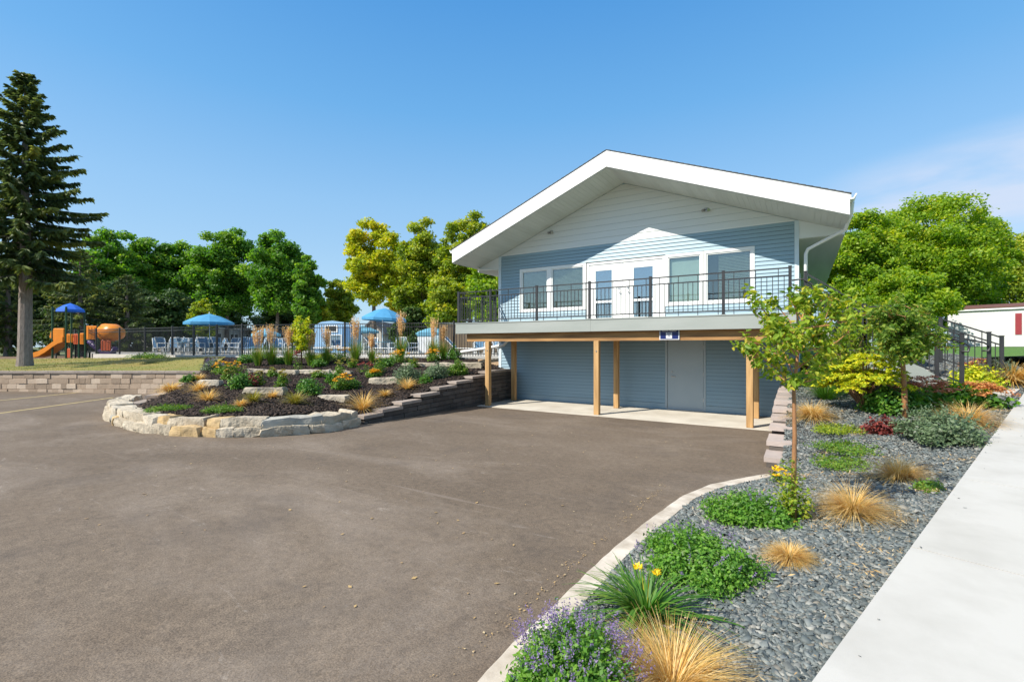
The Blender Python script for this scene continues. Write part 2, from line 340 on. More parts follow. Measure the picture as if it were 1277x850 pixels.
LEAF = {
 'green': leafmat('leaf_green', [(.045,.13,.016), (.09,.22,.024), (.16,.31,.034), (.27,.39,.05)], trans=.5),
 'bright': leafmat('leaf_bright', [(.08,.18,.012), (.17,.30,.018), (.30,.42,.026), (.50,.50,.035)], trans=.48),
 'yellow': leafmat('leaf_yellow', [(.18,.27,.016), (.36,.42,.02), (.56,.54,.026), (.70,.52,.035)], trans=.42),
 'olive': leafmat('leaf_olive', [(.09,.16,.014), (.20,.29,.022), (.36,.42,.035), (.52,.46,.045)], trans=.42),
 'dark': leafmat('leaf_dark', [(.02,.05,.014), (.04,.09,.02), (.075,.14,.03), (.14,.18,.04)]),
 'spruce': leafmat('spruce_needle', [(.055,.09,.036), (.11,.155,.05), (.19,.235,.06), (.38,.38,.08)], trans=.38),
 'young': leafmat('leaf_young_tree', [(.09,.17,.014), (.16,.27,.02), (.27,.36,.03), (.44,.42,.04), (.48,.34,.05)], trans=.4),
 'linden': leafmat('leaf_linden', [(.06,.14,.016), (.12,.21,.024), (.20,.28,.035), (.36,.34,.05)], trans=.4),
 'catmint': leafmat('leaf_catmint', [(.05,.14,.02), (.11,.27,.03), (.19,.36,.04), (.21,.28,.13)], trans=.4),
 'greymint': leafmat('leaf_grey_mound', [(.07,.12,.06), (.12,.18,.09), (.18,.25,.12), (.24,.26,.20)], trans=.3),
 'violet': leafmat('catmint_bloom', [(.15,.11,.20), (.22,.15,.32), (.30,.22,.42), (.20,.2,.19)], trans=.25),
 'tan': leafmat('tan_blade', [(.40,.22,.055), (.60,.36,.09), (.70,.48,.16), (.76,.60,.32), (.36,.30,.08)], trans=.3),
 'goldgreen': leafmat('gold_green_blade', [(.16,.18,.03), (.30,.27,.05), (.45,.33,.08)], trans=.3),
 'blade': leafmat('green_blade', [(.03,.10,.012), (.06,.18,.02), (.12,.25,.03), (.22,.3,.05)], trans=.3),
 'mat': leafmat('leaf_mat', [(.05,.14,.015), (.10,.22,.02), (.18,.28,.03), (.28,.24,.05)], trans=.3),
 'gold': leafmat('gold_flower', [(.60,.26,.01), (.75,.38,.015), (.8,.48,.03)], trans=.2),
 'brownflower': leafmat('rust_flower', [(.30,.10,.03), (.48,.17,.05), (.60,.26,.08)], trans=.2),
 'yellowbush': leafmat('yellow_leaf', [(.16,.30,.02), (.38,.46,.025), (.62,.60,.03), (.76,.62,.04)], trans=.35),
 'sedum': leafmat('sedum_bloom', [(.44,.12,.07), (.58,.20,.11), (.68,.30,.17)], trans=.15),
 'sedumo': leafmat('orange_sedum_bloom', [(.42,.14,.05), (.55,.22,.07), (.66,.34,.12)], trans=.15),
 'red': leafmat('red_leaf', [(.09,.025,.02), (.20,.04,.035), (.34,.08,.05)], trans=.3),
 'plume': leafmat('reed_plume', [(.55,.34,.14), (.72,.48,.22), (.80,.60,.34)], trans=.3),
 'petal': leafmat('yellow_petal', [(.80,.50,.01), (.85,.62,.02)], trans=.3),
 'litter': leafmat('leaf_litter', [(.36,.24,.10), (.52,.36,.16), (.28,.18,.09), (.55,.44,.26)], trans=.1),
}

# ---------------------------------------------------------------- foliage arrays
def unit(n):
    v = rng.normal(size=(n, 3)); return v / np.linalg.norm(v, axis=1)[:, None]
def leaf_quads(C, size, up=.5, asp=.55, outward=None, fold=.0):
    n = len(C); nrm = unit(n) + np.array([0, 0, up])
    if outward is not None: nrm = nrm + outward
    nrm /= np.linalg.norm(nrm, axis=1)[:, None]
    u = np.cross(nrm, unit(n)); u /= np.linalg.norm(u, axis=1)[:, None] + 1e-9
    v = np.cross(nrm, u); s = (np.ones(n) * size * rng.uniform(.7, 1.3, n))[:, None]
    m = C - u * s * .1
    V = np.stack([C - u * s, m + v * s * asp + nrm * s * fold, C + u * s, m - v * s * asp + nrm * s * fold], axis=1).reshape(-1, 3)
    return V, np.arange(4 * n).reshape(n, 4)
def blades(B, ang, length, lean, droop, width, k=4):
    """B n x 3 bases; curved tapering strips"""
    n = len(B); t = np.linspace(0, 1, k + 1)[None, :]
    dh = np.stack([np.cos(ang), np.sin(ang), np.zeros(n)], 1); sd_ = np.stack([-np.sin(ang), np.cos(ang), np.zeros(n)], 1)
    Ln = np.broadcast_to(length, (n,))[:, None]; le = np.broadcast_to(lean, (n,))[:, None]; dr = np.broadcast_to(droop, (n,))[:, None]; wd = np.broadcast_to(width, (n,))[:, None]
    out = Ln * (le * t + dr * t ** 2 * .7); zz = Ln * (t * np.sqrt(np.clip(1 - le ** 2, .05, 1)) - dr * t ** 2.4 * .75)
    P = B[:, None, :] + dh[:, None, :] * out[..., None] + np.array([0, 0, 1.])[None, None, :] * zz[..., None]
    wv = sd_[:, None, :] * (wd * (1 - t * .85) / 2)[..., None]
    V = np.stack([P - wv, P + wv], axis=2).reshape(-1, 3)
    idx = np.arange(n)[:, None] * (2 * (k + 1)) + np.arange(k)[None, :] * 2
    F = np.stack([idx, idx + 1, idx + 3, idx + 2], axis=2).reshape(-1, 4)
    return V, F, k
def rep(r, k): return np.repeat(r, k)

# ---------------------------------------------------------------- surfaces
SURF = []
def lerp_path(P, t):
    n = len(P) - 1; i = np.minimum((t * n).astype(int), n - 1); f = (t * n - i)[:, None]
    P = np.array([tuple(p) for p in P], dtype=float); return P[i] * (1 - f) + P[i + 1] * f
def ruled(name, near, far, nu, nv, mat, amp=0, fs=1.5, prof=None, rows=None, smooth=True):
    t = np.linspace(0, 1, nu); A = lerp_path(near, t)
    lines = [near] + (rows or []) + [far]
    paths = [lerp_path(p, t) for p in lines]; V = []
    for j in range(nv):
        s = j / (nv - 1) * (len(paths) - 1); i = min(int(s), len(paths) - 2); f = s - i
        V.append(paths[i] * (1 - f) + paths[i + 1] * f)
    V = np.array(V)
    if amp:
        for j in range(1, nv - 1):
            for i in range(nu):
                p = V[j, i]; p[2] += amp * noise.noise(Vector((p[0] * fs, p[1] * fs, 3.3)))
    V = V.reshape(-1, 3); F = []
    for j in range(nv - 1):
        for i in range(nu - 1): F.append((j*nu+i, j*nu+i+1, (j+1)*nu+i+1, (j+1)*nu+i))
    F = np.array(F)
    o = build(name, V, F, mat, smooth=smooth); tag(o, kind='structure')
    bv = BVHTree.FromPolygons([tuple(v) for v in V], [tuple(int(q) for q in f) for f in F])
    return o, V.reshape(nv, nu, 3), bv
def hit_px(bv, px, py):
    d = Vector(ray(px, py)).normalized(); h = bv.ray_cast(Vector((0, 0, EYE)), d)
    return h[0]
def hit_xy(bv, x, y):
    h = bv.ray_cast(Vector((x, y, 20)), Vector((0, 0, -1))); return h[0]
def scatter(grid, n, dens=None):
    """random points on a ruled grid, weighted by cell area (and a density function of position)"""
    nv, nu, _ = grid.shape
    a = grid[:-1, :-1]; b = grid[:-1, 1:]; c = grid[1:, 1:]; d = grid[1:, :-1]
    area = np.linalg.norm(np.cross(c - a, b - d), axis=2) / 2
    mid = (a + b + c + d) / 4; wgt = area * (dens(mid) if dens else 1)
    p = (wgt / wgt.sum()).ravel(); idx = rng.choice(len(p), size=n, p=p)
    j, i = np.unravel_index(idx, wgt.shape); s = rng.random((n, 1)); t = rng.random((n, 1))
    return (a[j, i] * (1-s) + b[j, i] * s) * (1-t) + (d[j, i] * (1-s) + c[j, i] * s) * t
def np_depth(P): return -P[..., 0] * math.sin(YAW) + P[..., 1] * math.cos(YAW)
def chips(P, size, thick, flat=.5, sides=4, lift=.3):
    n = len(P); k = sides; ang = np.sort(rng.random((n, k)) * .9 + np.arange(k)[None, :], axis=1) * 2 * np.pi / k
    rad = rng.uniform(.45, 1.3, (n, k)) * np.asarray(size)[:, None]; asp = rng.uniform(.5, 1, (n, 1))
    x = np.cos(ang) * rad; y = np.sin(ang) * rad * asp
    yaw = rng.random(n) * 6.283; nrm = unit(n); nrm[:, 2] = np.abs(nrm[:, 2]); nrm = nrm * flat + np.array([0, 0, 1.]); nrm /= np.linalg.norm(nrm, axis=1)[:, None]
    a = np.stack([np.cos(yaw), np.sin(yaw), np.zeros(n)], 1); u = np.cross(nrm, a); u /= np.linalg.norm(u, axis=1)[:, None]; v = np.cross(nrm, u)
    th = np.asarray(thick)[:, None, None]
    C = P[:, None, :] + np.array([0, 0, 1.]) * (np.asarray(size) * lift)[:, None, None]
    top = C + u[:, None] * (x * .97)[..., None] + v[:, None] * (y * .97)[..., None] + nrm[:, None] * th / 2
    bot = C + u[:, None] * x[..., None] + v[:, None] * y[..., None] - nrm[:, None] * th / 2
    V = np.concatenate([top, bot], axis=1).reshape(-1, 3)
    base = np.arange(n)[:, None] * 2 * k
    faces = []
    for i in range(k):
        j = (i + 1) % k; faces.append(np.stack([base[:, 0] + i, base[:, 0] + k + i, base[:, 0] + k + j, base[:, 0] + j], 1))
    side = np.stack(faces, 1).reshape(-1, 4)
    return V, side, base[:, 0], k

# ================================================================= SETTING
def flat(name, poly, mat, kind='structure'):
    o = build(name, poly, [list(range(len(poly)))], mat); tag(o, kind=kind); return o
flat('ground', [(-900,-900,-.35),(900,-900,-.35),(900,900,-.35),(-900,900,-.35)], G['far'])
# parking lot sheet, sloping gently down to the garage slab
xs = [-70, -40, -20, -10, -5, -.25]; ys = [-40, -10, 0, 3, 6, 9, 12.16]
V = [(x, y, asph(y)) for y in ys for x in xs]; nx = len(xs)
o = build('parking_lot', V, [(j*nx+i, j*nx+i+1, (j+1)*nx+i+1, (j+1)*nx+i) for j in range(len(ys)-1) for i in range(nx-1)], G['asphalt']); tag(o, kind='structure')
def strip(name, a, b, wd, z, mat):
    a = Vector(a); b = Vector(b); d = (b - a); d.z = 0; d.normalize(); s = Vector((-d.y, d.x, 0)) * wd / 2
    o = build(name, [(p.x, p.y, asph(p.y) + z) for p in (a - s, b - s, b + s, a + s)], [(0,1,2,3)], mat); return tag(o, kind='structure')
pa, pb = gA(-260, 526), gA(100, 489); strip('parking_line', pa, pb, .11, .004, G['line'])
pa, pb = gA(-260, 551), gA(142, 495.5); strip('parking_line', pa, pb, .11, .004, G['line'])
# tiny pebbles and leaves lying on the asphalt
litter_o = QA(); n = 260
pxs = rng.uniform(-9, -1.6, n); pys = rng.uniform(1.2, 11.5, n)
C = np.stack([pxs, pys, SL * (12.2 - pys) + .008], 1)
Vq, Fq = leaf_quads(C, rng.uniform(.006, .022, n), up=6, asp=.6); litter_o.add(Vq, Fq, rng.random(n))
n = 260; t = rng.random(n); cy = rng.uniform(1.5, 6, n); C = np.stack([-1.42 - rng.gamma(1.2, .045, n), cy, SL * (12.2 - cy) + .008], 1)
Vq, Fq = leaf_quads(C, rng.uniform(.004, .013, n), up=4, asp=.5); litter_o.add(Vq, Fq, rng.random(n))
tag(litter_o.build('fallen_leaves', LEAF['litter']), 'dry tan leaf scraps scattered over the asphalt', None, kind='stuff')

# garage slab
b = MB(); b.box(-9.06, -4.78, 12.16, 14.56, -.3, .012); b.box(-4.77, -.44, 12.16, 14.56, -.3, .012)
tag(b.build('concrete_slab', G['concrete']), kind='structure')

# ---- left upper ground
tw = [Vector((-62, -20.2, 1.0)), Vector((-25.3, 4.5, 1.0)), Vector((-20.5, 7.58, 1.0)), Vector((-18.5, 8.75, 1.0))]
farL = [at(-520, 447.5, 30), at(0, 447.5, 28), at(150, 446, 27), at(282, 443.6, 22.3)]
farL[3] = Vector((*at(282, 443, 22.3)[:2], 1.43))
mid = [tw[i].lerp(farL[i], .55) for i in range(4)]; mid[2].z += .14; mid[3].z += .10; mid[1].z += .03
lawn, lgrid, lbv = ruled('lawn', tw, farL, 90, 24, G['grass'], .03, .6, rows=[mid])
SURF.append(lbv)
# plateau behind
flat('rear_ground', [(-160,-60,1.02)] + [(p.x, p.y, 1.0) for p in (farL[0] + Vector((0,-.3,0)), farL[1], farL[2], farL[3])] + [(-10.2, 16.2, 1.0), (-10.2, 30, 1.0), (-2, 33, 1.0), (60, 33, 1.0), (300, 300, 1.0), (-300, 300, 1.0), (-300, -60, 1.02)], G['far'])
# playground wood chips
pc = [at(-60, 450, 27), at(158, 449, 27), at(160, 449, 40), at(-60, 449, 40)]
flat('playground_chips', [(p.x, p.y, 1.065) for p in pc], G['chips'])
# pool deck (raised slab): runs from fence line back
Fline = [at(120, 443, 28.5), at(215, 443, 25.2), at(302, 444, 22.2), at(430, 442, 21.2), at(566, 441, 19.9), Vector((-10.0, 17.2, 1.45))]
Fline = [Vector((p.x, p.y, 1.45)) for p in Fline]
back = [at(610, 440, 50), at(100, 440, 60)]
b = MB(); poly = [(p.x, p.y) for p in Fline] + [(-10.0, 34)] + [(p.x, p.y) for p in back]
off = [( p[0], p[1]) for p in poly]
b.prism([(x - .0, y - .12) if i < 6 else (x, y) for i, (x, y) in enumerate(off)], 'z', 1.0, 1.45)
tag(b.build('pool_deck', G['pooldeck']), kind='structure')

# ---- mulch bed
WALL_PATH = [(-8.40, 7.15), (-8.62, 9.4), (-8.95, 12.3), (-9.02, 14.53)]
def wall_x(y):
    for (x0, y0), (x1, y1) in zip(WALL_PATH, WALL_PATH[1:]):
        if y <= y1: return x0 + (x1 - x0) * (y - y0) / (y1 - y0)
    return WALL_PATH[-1][0]
STEPS = [(7.15, .37), (7.75, .44), (8.45, .54), (9.2, .66), (10.05, .78), (10.95, .88), (11.9, .98), (12.75, 1.10), (14.53, 1.10)]
near = [(-13.72,4.88,.38), (-13.1,4.45,.50), (-12.2,4.22,.58), (-11.2,4.05,.61), (-10.1,4.25,.61), (-9.4,4.62,.60), (-8.9,5.15,.59), (-8.62,5.9,.56), (-8.6,6.8,.45)]
near += [(wall_x(y) - .26, y + .1, z - .03) for y, z in STEPS]
near = [Vector(p) for p in near]
fl = [(-18.4,8.7,.98), (-19.3,9.6,1.16)] + [tuple(p) for p in (at(245, 444, 22), at(275, 444, 21.7), at(302, 444, 21.6), at(340, 443, 21.3))] 
far = [Vector(p) for p in [(-18.16,8.98,.80), (-18.7,9.6,1.0)]]
for pxx, dd in [(255, 21.5), (275, 21.6), (300, 21.7), (325, 21.6), (350, 21.4), (375, 21.2), (400, 21), (430, 20.8), (460, 20.5), (490, 20.3), (520, 20.0), (545, 19.8), (566, 19.5)]:
    p = at(pxx, 444, dd); far.append(Vector((p.x, p.y, 1.40)))
far.append(Vector((-11.6, 16.6, 1.40))); far.append(Vector((-10.0, 16.6, 1.38)))
def resample(P, n):
    P = [Vector(p) for p in P]; d = [0]
    for a, c in zip(P, P[1:]): d.append(d[-1] + (c - a).length)
    out = []
    for i in range(n):
        s = d[-1] * i / (n - 1); k = 0
        while k < len(P) - 2 and d[k + 1] < s: k += 1
        out.append(P[k].lerp(P[k + 1], (s - d[k]) / max(1e-9, d[k + 1] - d[k])))
    return out
mulch, mgrid, mbv = ruled('mulch_bed', resample(near, 60), resample(far, 60), 120, 60, G['mulchbase'], .05, 1.6)
P = scatter(mgrid, 30000, lambda m: 1 / np.maximum(6, np_depth(m)) ** 1.5)
Vc, side, base, k = chips(P, rng.uniform(.02, .055, len(P)), rng.uniform(.008, .02, len(P)), flat=.8)
q = QA(); r = rng.random(len(P)); q.add(Vc, side, rep(r, 4)); q.add(np.zeros((0, 3)), np.stack([base, base+1, base+2, base+3], 1) - q.n, r)
tag(q.build('mulch_chips', G['mulch']), 'dark brown shredded bark mulch covering the terraced bed', None, kind='stuff')

# ---- right bed, curb and sidewalk
SW0 = Vector((.03, 2.38, .5)); SW1 = Vector((3.77, 13.37, 1.0)); sdir = (SW1 - SW0)
def swp(s): return SW0 + sdir * s + Vector((0, 0, max(0, s - 1) * .8))
sn = Vector((sdir.y, -sdir.x, 0)).normalized()
V = []; F = []; b = MB()
joints = [-.55, -.30, -.02, .16, .34, .52, .70, .88, 1.0, 1.2, 1.4, 1.55]
W = 1.9
for a_, c_ in zip(joints, joints[1:]):
    p0 = swp(a_ + .0006); p1 = swp(c_ - .0006)
    vs_ = [p0, p1, p1 + sn * W, p0 + sn * W]
    b.add([v - Vector((0,0,.14)) for v in vs_] + [v for v in vs_], [(0,1,2,3),(4,7,6,5),(0,4,5,1),(1,5,6,2),(2,6,7,3),(3,7,4,0)])
o = tag(b.build('sidewalk', G['walk']), kind='structure')
# short walk joining it from the stairs
cpts = [gA(*p, .10) for p in [(520, 925), (590, 850), (640, 797), (700, 742), (750, 693), (800, 652), (850, 617), (885, 603), (930, 594), (955, 590)]]
cpts = [Vector((cpts[1].x, -3, 0)), Vector((cpts[1].x, .5, 0))] + cpts[1:]
b = MB()
def densify(P, st):
    out = []
    for a_, c_ in zip(P, P[1:]):
        m_ = max(1, int((c_ - a_).length / st)); out += [a_.lerp(c_, i / m_) for i in range(m_)]
    return out + [P[-1]]
cpts = densify(cpts, .12); cin = []; rsj = random.Random(31)
for i, p in enumerate(cpts):
    d = (cpts[min(i+3, len(cpts)-1)] - cpts[max(i-3, 0)]); d.z = 0; d.normalize(); s = Vector((d.y, -d.x, 0)); cin.append(p + s * (.145 + rsj.uniform(-.008, .008)))
    cpts[i] = p - s * rsj.uniform(-.004, .007)
for i in range(len(cpts) - 1):
    p0, p1, q0, q1 = cpts[i], cpts[i+1], cin[i], cin[i+1]
    z0, z1 = asph(p0.y), asph(p1.y); h = .10; g0 = .012 if i % 14 == 0 else 0
    p0 = p0.lerp(p1, g0 * 6); q0 = q0.lerp(q1, g0 * 6); e0 = p0.lerp(q0, .12); e1 = p1.lerp(q1, .12)
    b.add([(p0.x, p0.y, z0-.1), (p1.x, p1.y, z1-.1), (q1.x, q1.y, z1-.1), (q0.x, q0.y, z0-.1), (p0.x, p0.y, z0+h-.018), (p1.x, p1.y, z1+h-.018), (e1.x, e1.y, z1+h), (e0.x, e0.y, z0+h), (q1.x, q1.y, z1+h-.003), (q0.x, q0.y, z0+h-.003)],
          [(0,4,5,1), (4,7,6,5), (7,9,8,6), (2,8,9,3), (0,3,9,7,4), (1,5,6,8,2)])
tag(b.build('curb', G['curb']), kind='structure')
RW = [(7.75,.30),(8.45,.44),(9.1,.57),(9.6,.67),(10.1,.76),(10.7,.84),(11.5,.88),(12.4,.92),(13.3,.95),(14.5,.95)]
nearR = [Vector((q_.x, q_.y, asph(q_.y) + .085)) for q_ in cin] + [Vector((-.30, 7.6, .27))] + [Vector((-.25, y + .05, z - .03)) for y, z in RW] + [Vector((-.1, 14.6, .95)), Vector((.2, 19, 1.3))]
NN = 60; nearR = resample(nearR, NN)
farR = [swp(-.49 + (1.0 + .49) * i / (NN - 14)) + Vector((.01, 0, -.05)) for i in range(NN - 13)]
tail = [farR[-1]] + [Vector(p) for p in [(4.1, 14.6, 1.15), (4.5, 16, 1.45), (4.3, 18, 1.6), (4.0, 20, 1.7)]]
farR += resample(tail, 14)[1:]
bed, bgrid, bbv = ruled('slate_bed', nearR, farR, 130, 34, G['gravelbase'], .03, 1.3)
P = scatter(bgrid, 120000, lambda m: 1 / np.maximum(2.2, np_depth(m)) ** 1.7 * (np_depth(m) > .8))
P = P[(P @ np.array([sn.x, sn.y, 0]) < swp(0) @ sn - .015)]
_cx = np.array([(q_.y, q_.x) for q_ in cin]); P = P[(P[:, 0] > np.interp(P[:, 1], _cx[:, 0], _cx[:, 1]) + .012 - .035 * (rng.random(len(P)) > .86)) | (P[:, 1] > 7.4)]
sz = rng.gamma(5, .0037, len(P)).clip(.007, .04)
_k = 28; _s = rng.uniform(-.05, .9, _k); _o = rng.gamma(1.1, .07, _k); P2 = np.array([tuple(swp(a_) + sn * b_ + Vector((0, 0, .002))) for a_, b_ in zip(_s, _o)])
P = np.concatenate([P, P2]); sz = np.concatenate([sz, rng.uniform(.004, .012, _k)])
Vc, side, base, k = chips(P, sz, sz * rng.uniform(.15, .38, len(P)), flat=.95)
q = QA(); r = rng.random(len(P)); q.add(Vc, side, rep(r, 4)); q.add(np.zeros((0, 3)), np.stack([base, base+1, base+2, base+3], 1) - q.n, r)
tag(q.build('slate_chips', G['slate']), 'blue grey slate chips spread over the planting bed', None, kind='stuff')
P = scatter(bgrid, 9500, lambda m: 1 / np.maximum(2.2, np_depth(m)) ** 1.0)
P[:8200, :2] = P[rng.integers(8200, 8262, 8200), :2] + rng.normal(0, .13, (8200, 2)) * rng.uniform(.2, 1.5, (8200, 1))
Pz = []
for p in P:
    h = hit_xy(bbv, p[0], p[1])
    if h: Pz.append((h.x, h.y, h.z + .050))
Pz = np.array(Pz); Vq, Fq = leaf_quads(Pz, rng.gamma(3, .0036, len(Pz)).clip(.004, .024), up=1.2, asp=.22)
q = QA(); q.add(Vq, Fq, rng.random(len(Pz))); tag(q.build('dry_leaf_litter', LEAF['litter']), 'tan leaf litter caught among the slate chips', None, kind='stuff')
# right lawn
nr_ = [swp(-.5) + sn * W, swp(.3) + sn * W, swp(.7) + sn * W, swp(1.0) + sn * W, swp(1.3) + sn * W, swp(1.55) + sn * W]
nr_ = [p - Vector((0, 0, .03)) for p in nr_]
fr_ = [Vector((60,-20,1.0)), Vector((60,10,1.6)), Vector((60,30,1.9)), Vector((48,45,1.9)), Vector((38,55,1.9)), Vector((30,60,1.9))]
md_ = [a.lerp(c, .32) for a, c in zip(nr_, fr_)]
for p in md_[2:]: p.z = 1.86
glawn, ggrid, gbv = ruled('right_lawn', nr_, fr_, 60, 24, G['grassg'], .02, .5, rows=[md_])
p0 = gz(1240, 493, 1.13); p1 = gz(1225, 483, 1.13)
def slab4(name, pts, mat, th=.12):
    b = MB(); n = len(pts)
    b.add([(p[0], p[1], p[2]-th) for p in pts] + [tuple(p) for p in pts], [tuple(range(n)), tuple(range(2*n-1, n-1, -1))] + [(i, n+i, n+(i+1)%n, (i+1)%n) for i in range(n)])
    return tag(b.build(name, mat), kind='structure')
_lw = [hit_px(bbv, *q_) for q_ in ((1238, 492), (1261, 495.5), (1272, 487), (1236, 485))]
if all(_lw): slab4('landing_walk', [(q_.x, q_.y, q_.z + .04) for q_ in _lw], G['walk'])

_e = [swp(1.55) + Vector((-.02, 0, -.03)), Vector((5.2, 17.5, 1.5)), Vector((4.3, 18.6, 1.62)), Vector((3.9, 20.4, 1.72))]
_f = [Vector((30, 60, 1.9)), Vector((20, 60, 1.9)), Vector((10, 60, 1.9)), Vector((0, 60, 1.9))]
_e[0] = swp(1.55) + sn * (W + .02) - Vector((0, 0, .03)); _e[1] = swp(1.55) - Vector((0, 0, .03))
_e[2] = Vector((4.6, 18.9, 1.62)); _e[3] = Vector((-.2, 19.2, 1.3))
_m = [a.lerp(c, .3) for a, c in zip(_e, _f)]
for p in _m: p.z = 1.86
ruled('rear_lawn', _e, _f, 30, 14, G['grassg'], .02, .5, rows=[_m])
# ---- retaining walls
def block_wall(root, path, top_fn, base_fn, mat, course=.15, blen=.42, thick=.24, seed=1, name='wall_face'):
    """courses of split-face blocks along a polyline; top_fn(s), base_fn(s) by distance s"""
    rs = random.Random(seed); b = MB(); P = [Vector((*p, 0)) for p in path]
    d = [0]
    for a, c in zip(P, P[1:]): d.append(d[-1] + (c - a).length)
    def pos(s):
        k = 0
        while k < len(P) - 2 and d[k+1] < s: k += 1
        f = (s - d[k]) / (d[k+1] - d[k]); t = (P[k+1] - P[k]).normalized(); return P[k].lerp(P[k+1], f), t
    zmax = max(top_fn(s * d[-1] / 50) for s in range(51)); nc = int(math.ceil((zmax + .3) / course)); 
    for c in range(nc):
        z1 = zmax - c * course; z0 = z1 - course; s = -rs.random() * blen
        while s < d[-1]:
            e = s + blen * rs.choice([.6, 1, 1, 1.25]); s0 = max(0, s); s1 = min(d[-1], e); s = e
            if s1 - s0 < .04: continue
            m = (s0 + s1) / 2; tp = top_fn(m); bs = base_fn(m)
            zz1 = min(z1, tp); zz0 = max(z0, bs - .12)
            if zz1 - zz0 < .02: continue
            p0, t0 = pos(s0 + .004); p1, t1 = pos(s1 - .004); nn = Vector((t0.y, -t0.x, 0))     # outward = right of travel
            j = rs.uniform(-.012, .014); bv = .014; o = nn * j
            vs = []
            for z, ins in ((zz0 + .003, bv), (zz0 + bv, 0), (zz1 - bv, 0), (zz1 - .003, bv)):
                t = (p1 - p0).normalized()
                vs += [p0 + t * ins * .6 + o - nn * ins + Vector((0,0,z)), p1 - t * ins * .6 + o - nn * ins + Vector((0,0,z)), p1 - nn * thick + Vector((0,0,z)), p0 - nn * thick + Vector((0,0,z))]
            fs = [(3,2,1,0), (12,13,14,15)]
            for k in range(3):
                for i in range(4): jn = (i+1) % 4; fs.append((k*4+i, k*4+jn, k*4+4+jn, k*4+4+i))
            b.add(vs, fs, rs.random() ** 1.3)
    return b.build(name, mat, root)
# long tan wall
root = empty('retaining_wall', (0, 0, 0)); tag(root, 'long low tan split face block wall holding up the lawn', 'retaining wall')
twp = [(-50, -12.1), (-25.3, 4.5), (-20.5, 7.58), (-18.45, 8.8)]
block_wall(root, twp, lambda s: .93, lambda s: .15, G['tan_block'], course=.195, blen=.34, seed=3)
b = MB(); rs = random.Random(5)
for (x0, y0), (x1, y1) in zip(twp, twp[1:]):
    a_, c_ = Vector((x0, y0, 0)), Vector((x1, y1, 0)); t = (c_ - a_).normalized(); n_ = Vector((t.y, -t.x, 0)); Lg = (c_ - a_).length; m_ = max(1, int(Lg / .45)); st = Lg / m_
    for i in range(m_):
        q0 = a_ + t * (i * st + .004) + n_ * .035; q1 = a_ + t * ((i+1) * st - .004) + n_ * .035; r0 = q0 - n_ * .33; r1 = q1 - n_ * .33; z = rs.uniform(0, .006)
        b.add([(p.x, p.y, .932) for p in (q0, q1, r1, r0)] + [(p.x, p.y, 1.01 + z) for p in (q0, q1, r1, r0)], [(3,2,1,0),(4,5,6,7),(0,1,5,4),(1,2,6,5),(2,3,7,6),(3,0,4,7)])
b.build('cap', G['cap_block'], root)
# stepped returns (left end of the mulch bed)
def stepped(root, path, steps, base_fn, mat, capmat, seed, thick=.26, flip=1):
    """steps: (distance, top z) breakpoints"""
    def top(s):
        z = steps[0][1]
        for a_, zz in steps:
            if s >= a_: z = zz
        return z - .075
    block_wall(root, path, top, base_fn, mat, course=.13, blen=.36, thick=thick, seed=seed)
    P = [Vector((*p, 0)) for p in path]; d = [0]
    for a, c in zip(P, P[1:]): d.append(d[-1] + (c - a).length)
    def pos(s):
        k = 0
        while k < len(P) - 2 and d[k+1] < s: k += 1
        t = (P[k+1] - P[k]).normalized(); return P[k] + t * (s - d[k]), t
    b = MB()
    for (a_, z), e in zip(steps, [x[0] for x in steps[1:]] + [d[-1]]):
        if e - a_ < .02: continue
        m_ = max(1, round((e - a_) / .42)); st = (e - a_) / m_
        for i in range(m_):
            s0, s1 = a_ + i * st + .003, a_ + (i+1) * st - .003
            if i == 0: s0 -= .05
            p0, t0 = pos(s0); p1, t1 = pos(s1); nn = Vector((t0.y, -t0.x, 0))
            q_ = [p0 + nn * .03, p1 + nn * .03, p1 - nn * (thick + .02), p0 - nn * (thick + .02)]
            b.add([(p.x, p.y, z - .073) for p in q_] + [(p.x + rs.uniform(-.004,.004), p.y, z) for p in q_], [(3,2,1,0),(4,5,6,7),(0,1,5,4),(1,2,6,5),(2,3,7,6),(3,0,4,7)])
    b.build('cap', capmat, root)
root = empty('retaining_wall', (0, 0, 0)); tag(root, 'low wall stepping down at the left end of the mulch bed, dark inner face', 'retaining wall')
stepped(root, [(-18.42, 8.72), (-13.95, 4.62)], [(0, .98), (1.1, .86), (2.5, .75), (3.9, .64), (5.1, .54)], lambda s: .2, G['tan_block'], G['cap_block'], 9)
root = empty('retaining_wall', (0, 0, 0)); tag(root, 'dark brown block wall climbing in steps from the boulders to the garage', 'retaining wall')
Pw = WALL_PATH; 
stepped(root, Pw, [(y - 7.15, z) for y, z in STEPS[:-1]], lambda s: asph(7.15 + s) - .05, G['brown_block'], G['cap_block'], 11, thick=.28)
root = empty('retaining_wall', (0, 0, 0)); tag(root, 'pinkish grey block wall stepping up right of the garage slab', 'retaining wall')
stepped(root, [(-.46, 14.52), (-.46, 7.85)], [(0,.95),(1.2,.92),(2.1,.88),(3.0,.84),(3.8,.76),(4.4,.67),(4.9,.57),(5.4,.44),(6.1,.30)], lambda s: 0, G['brown_block'], surf('pink_cap', (.42,.35,.31), (.34,.28,.25), .9, 5, bump=.4, bscale=25, rndmix=.25), 13, thick=.30)

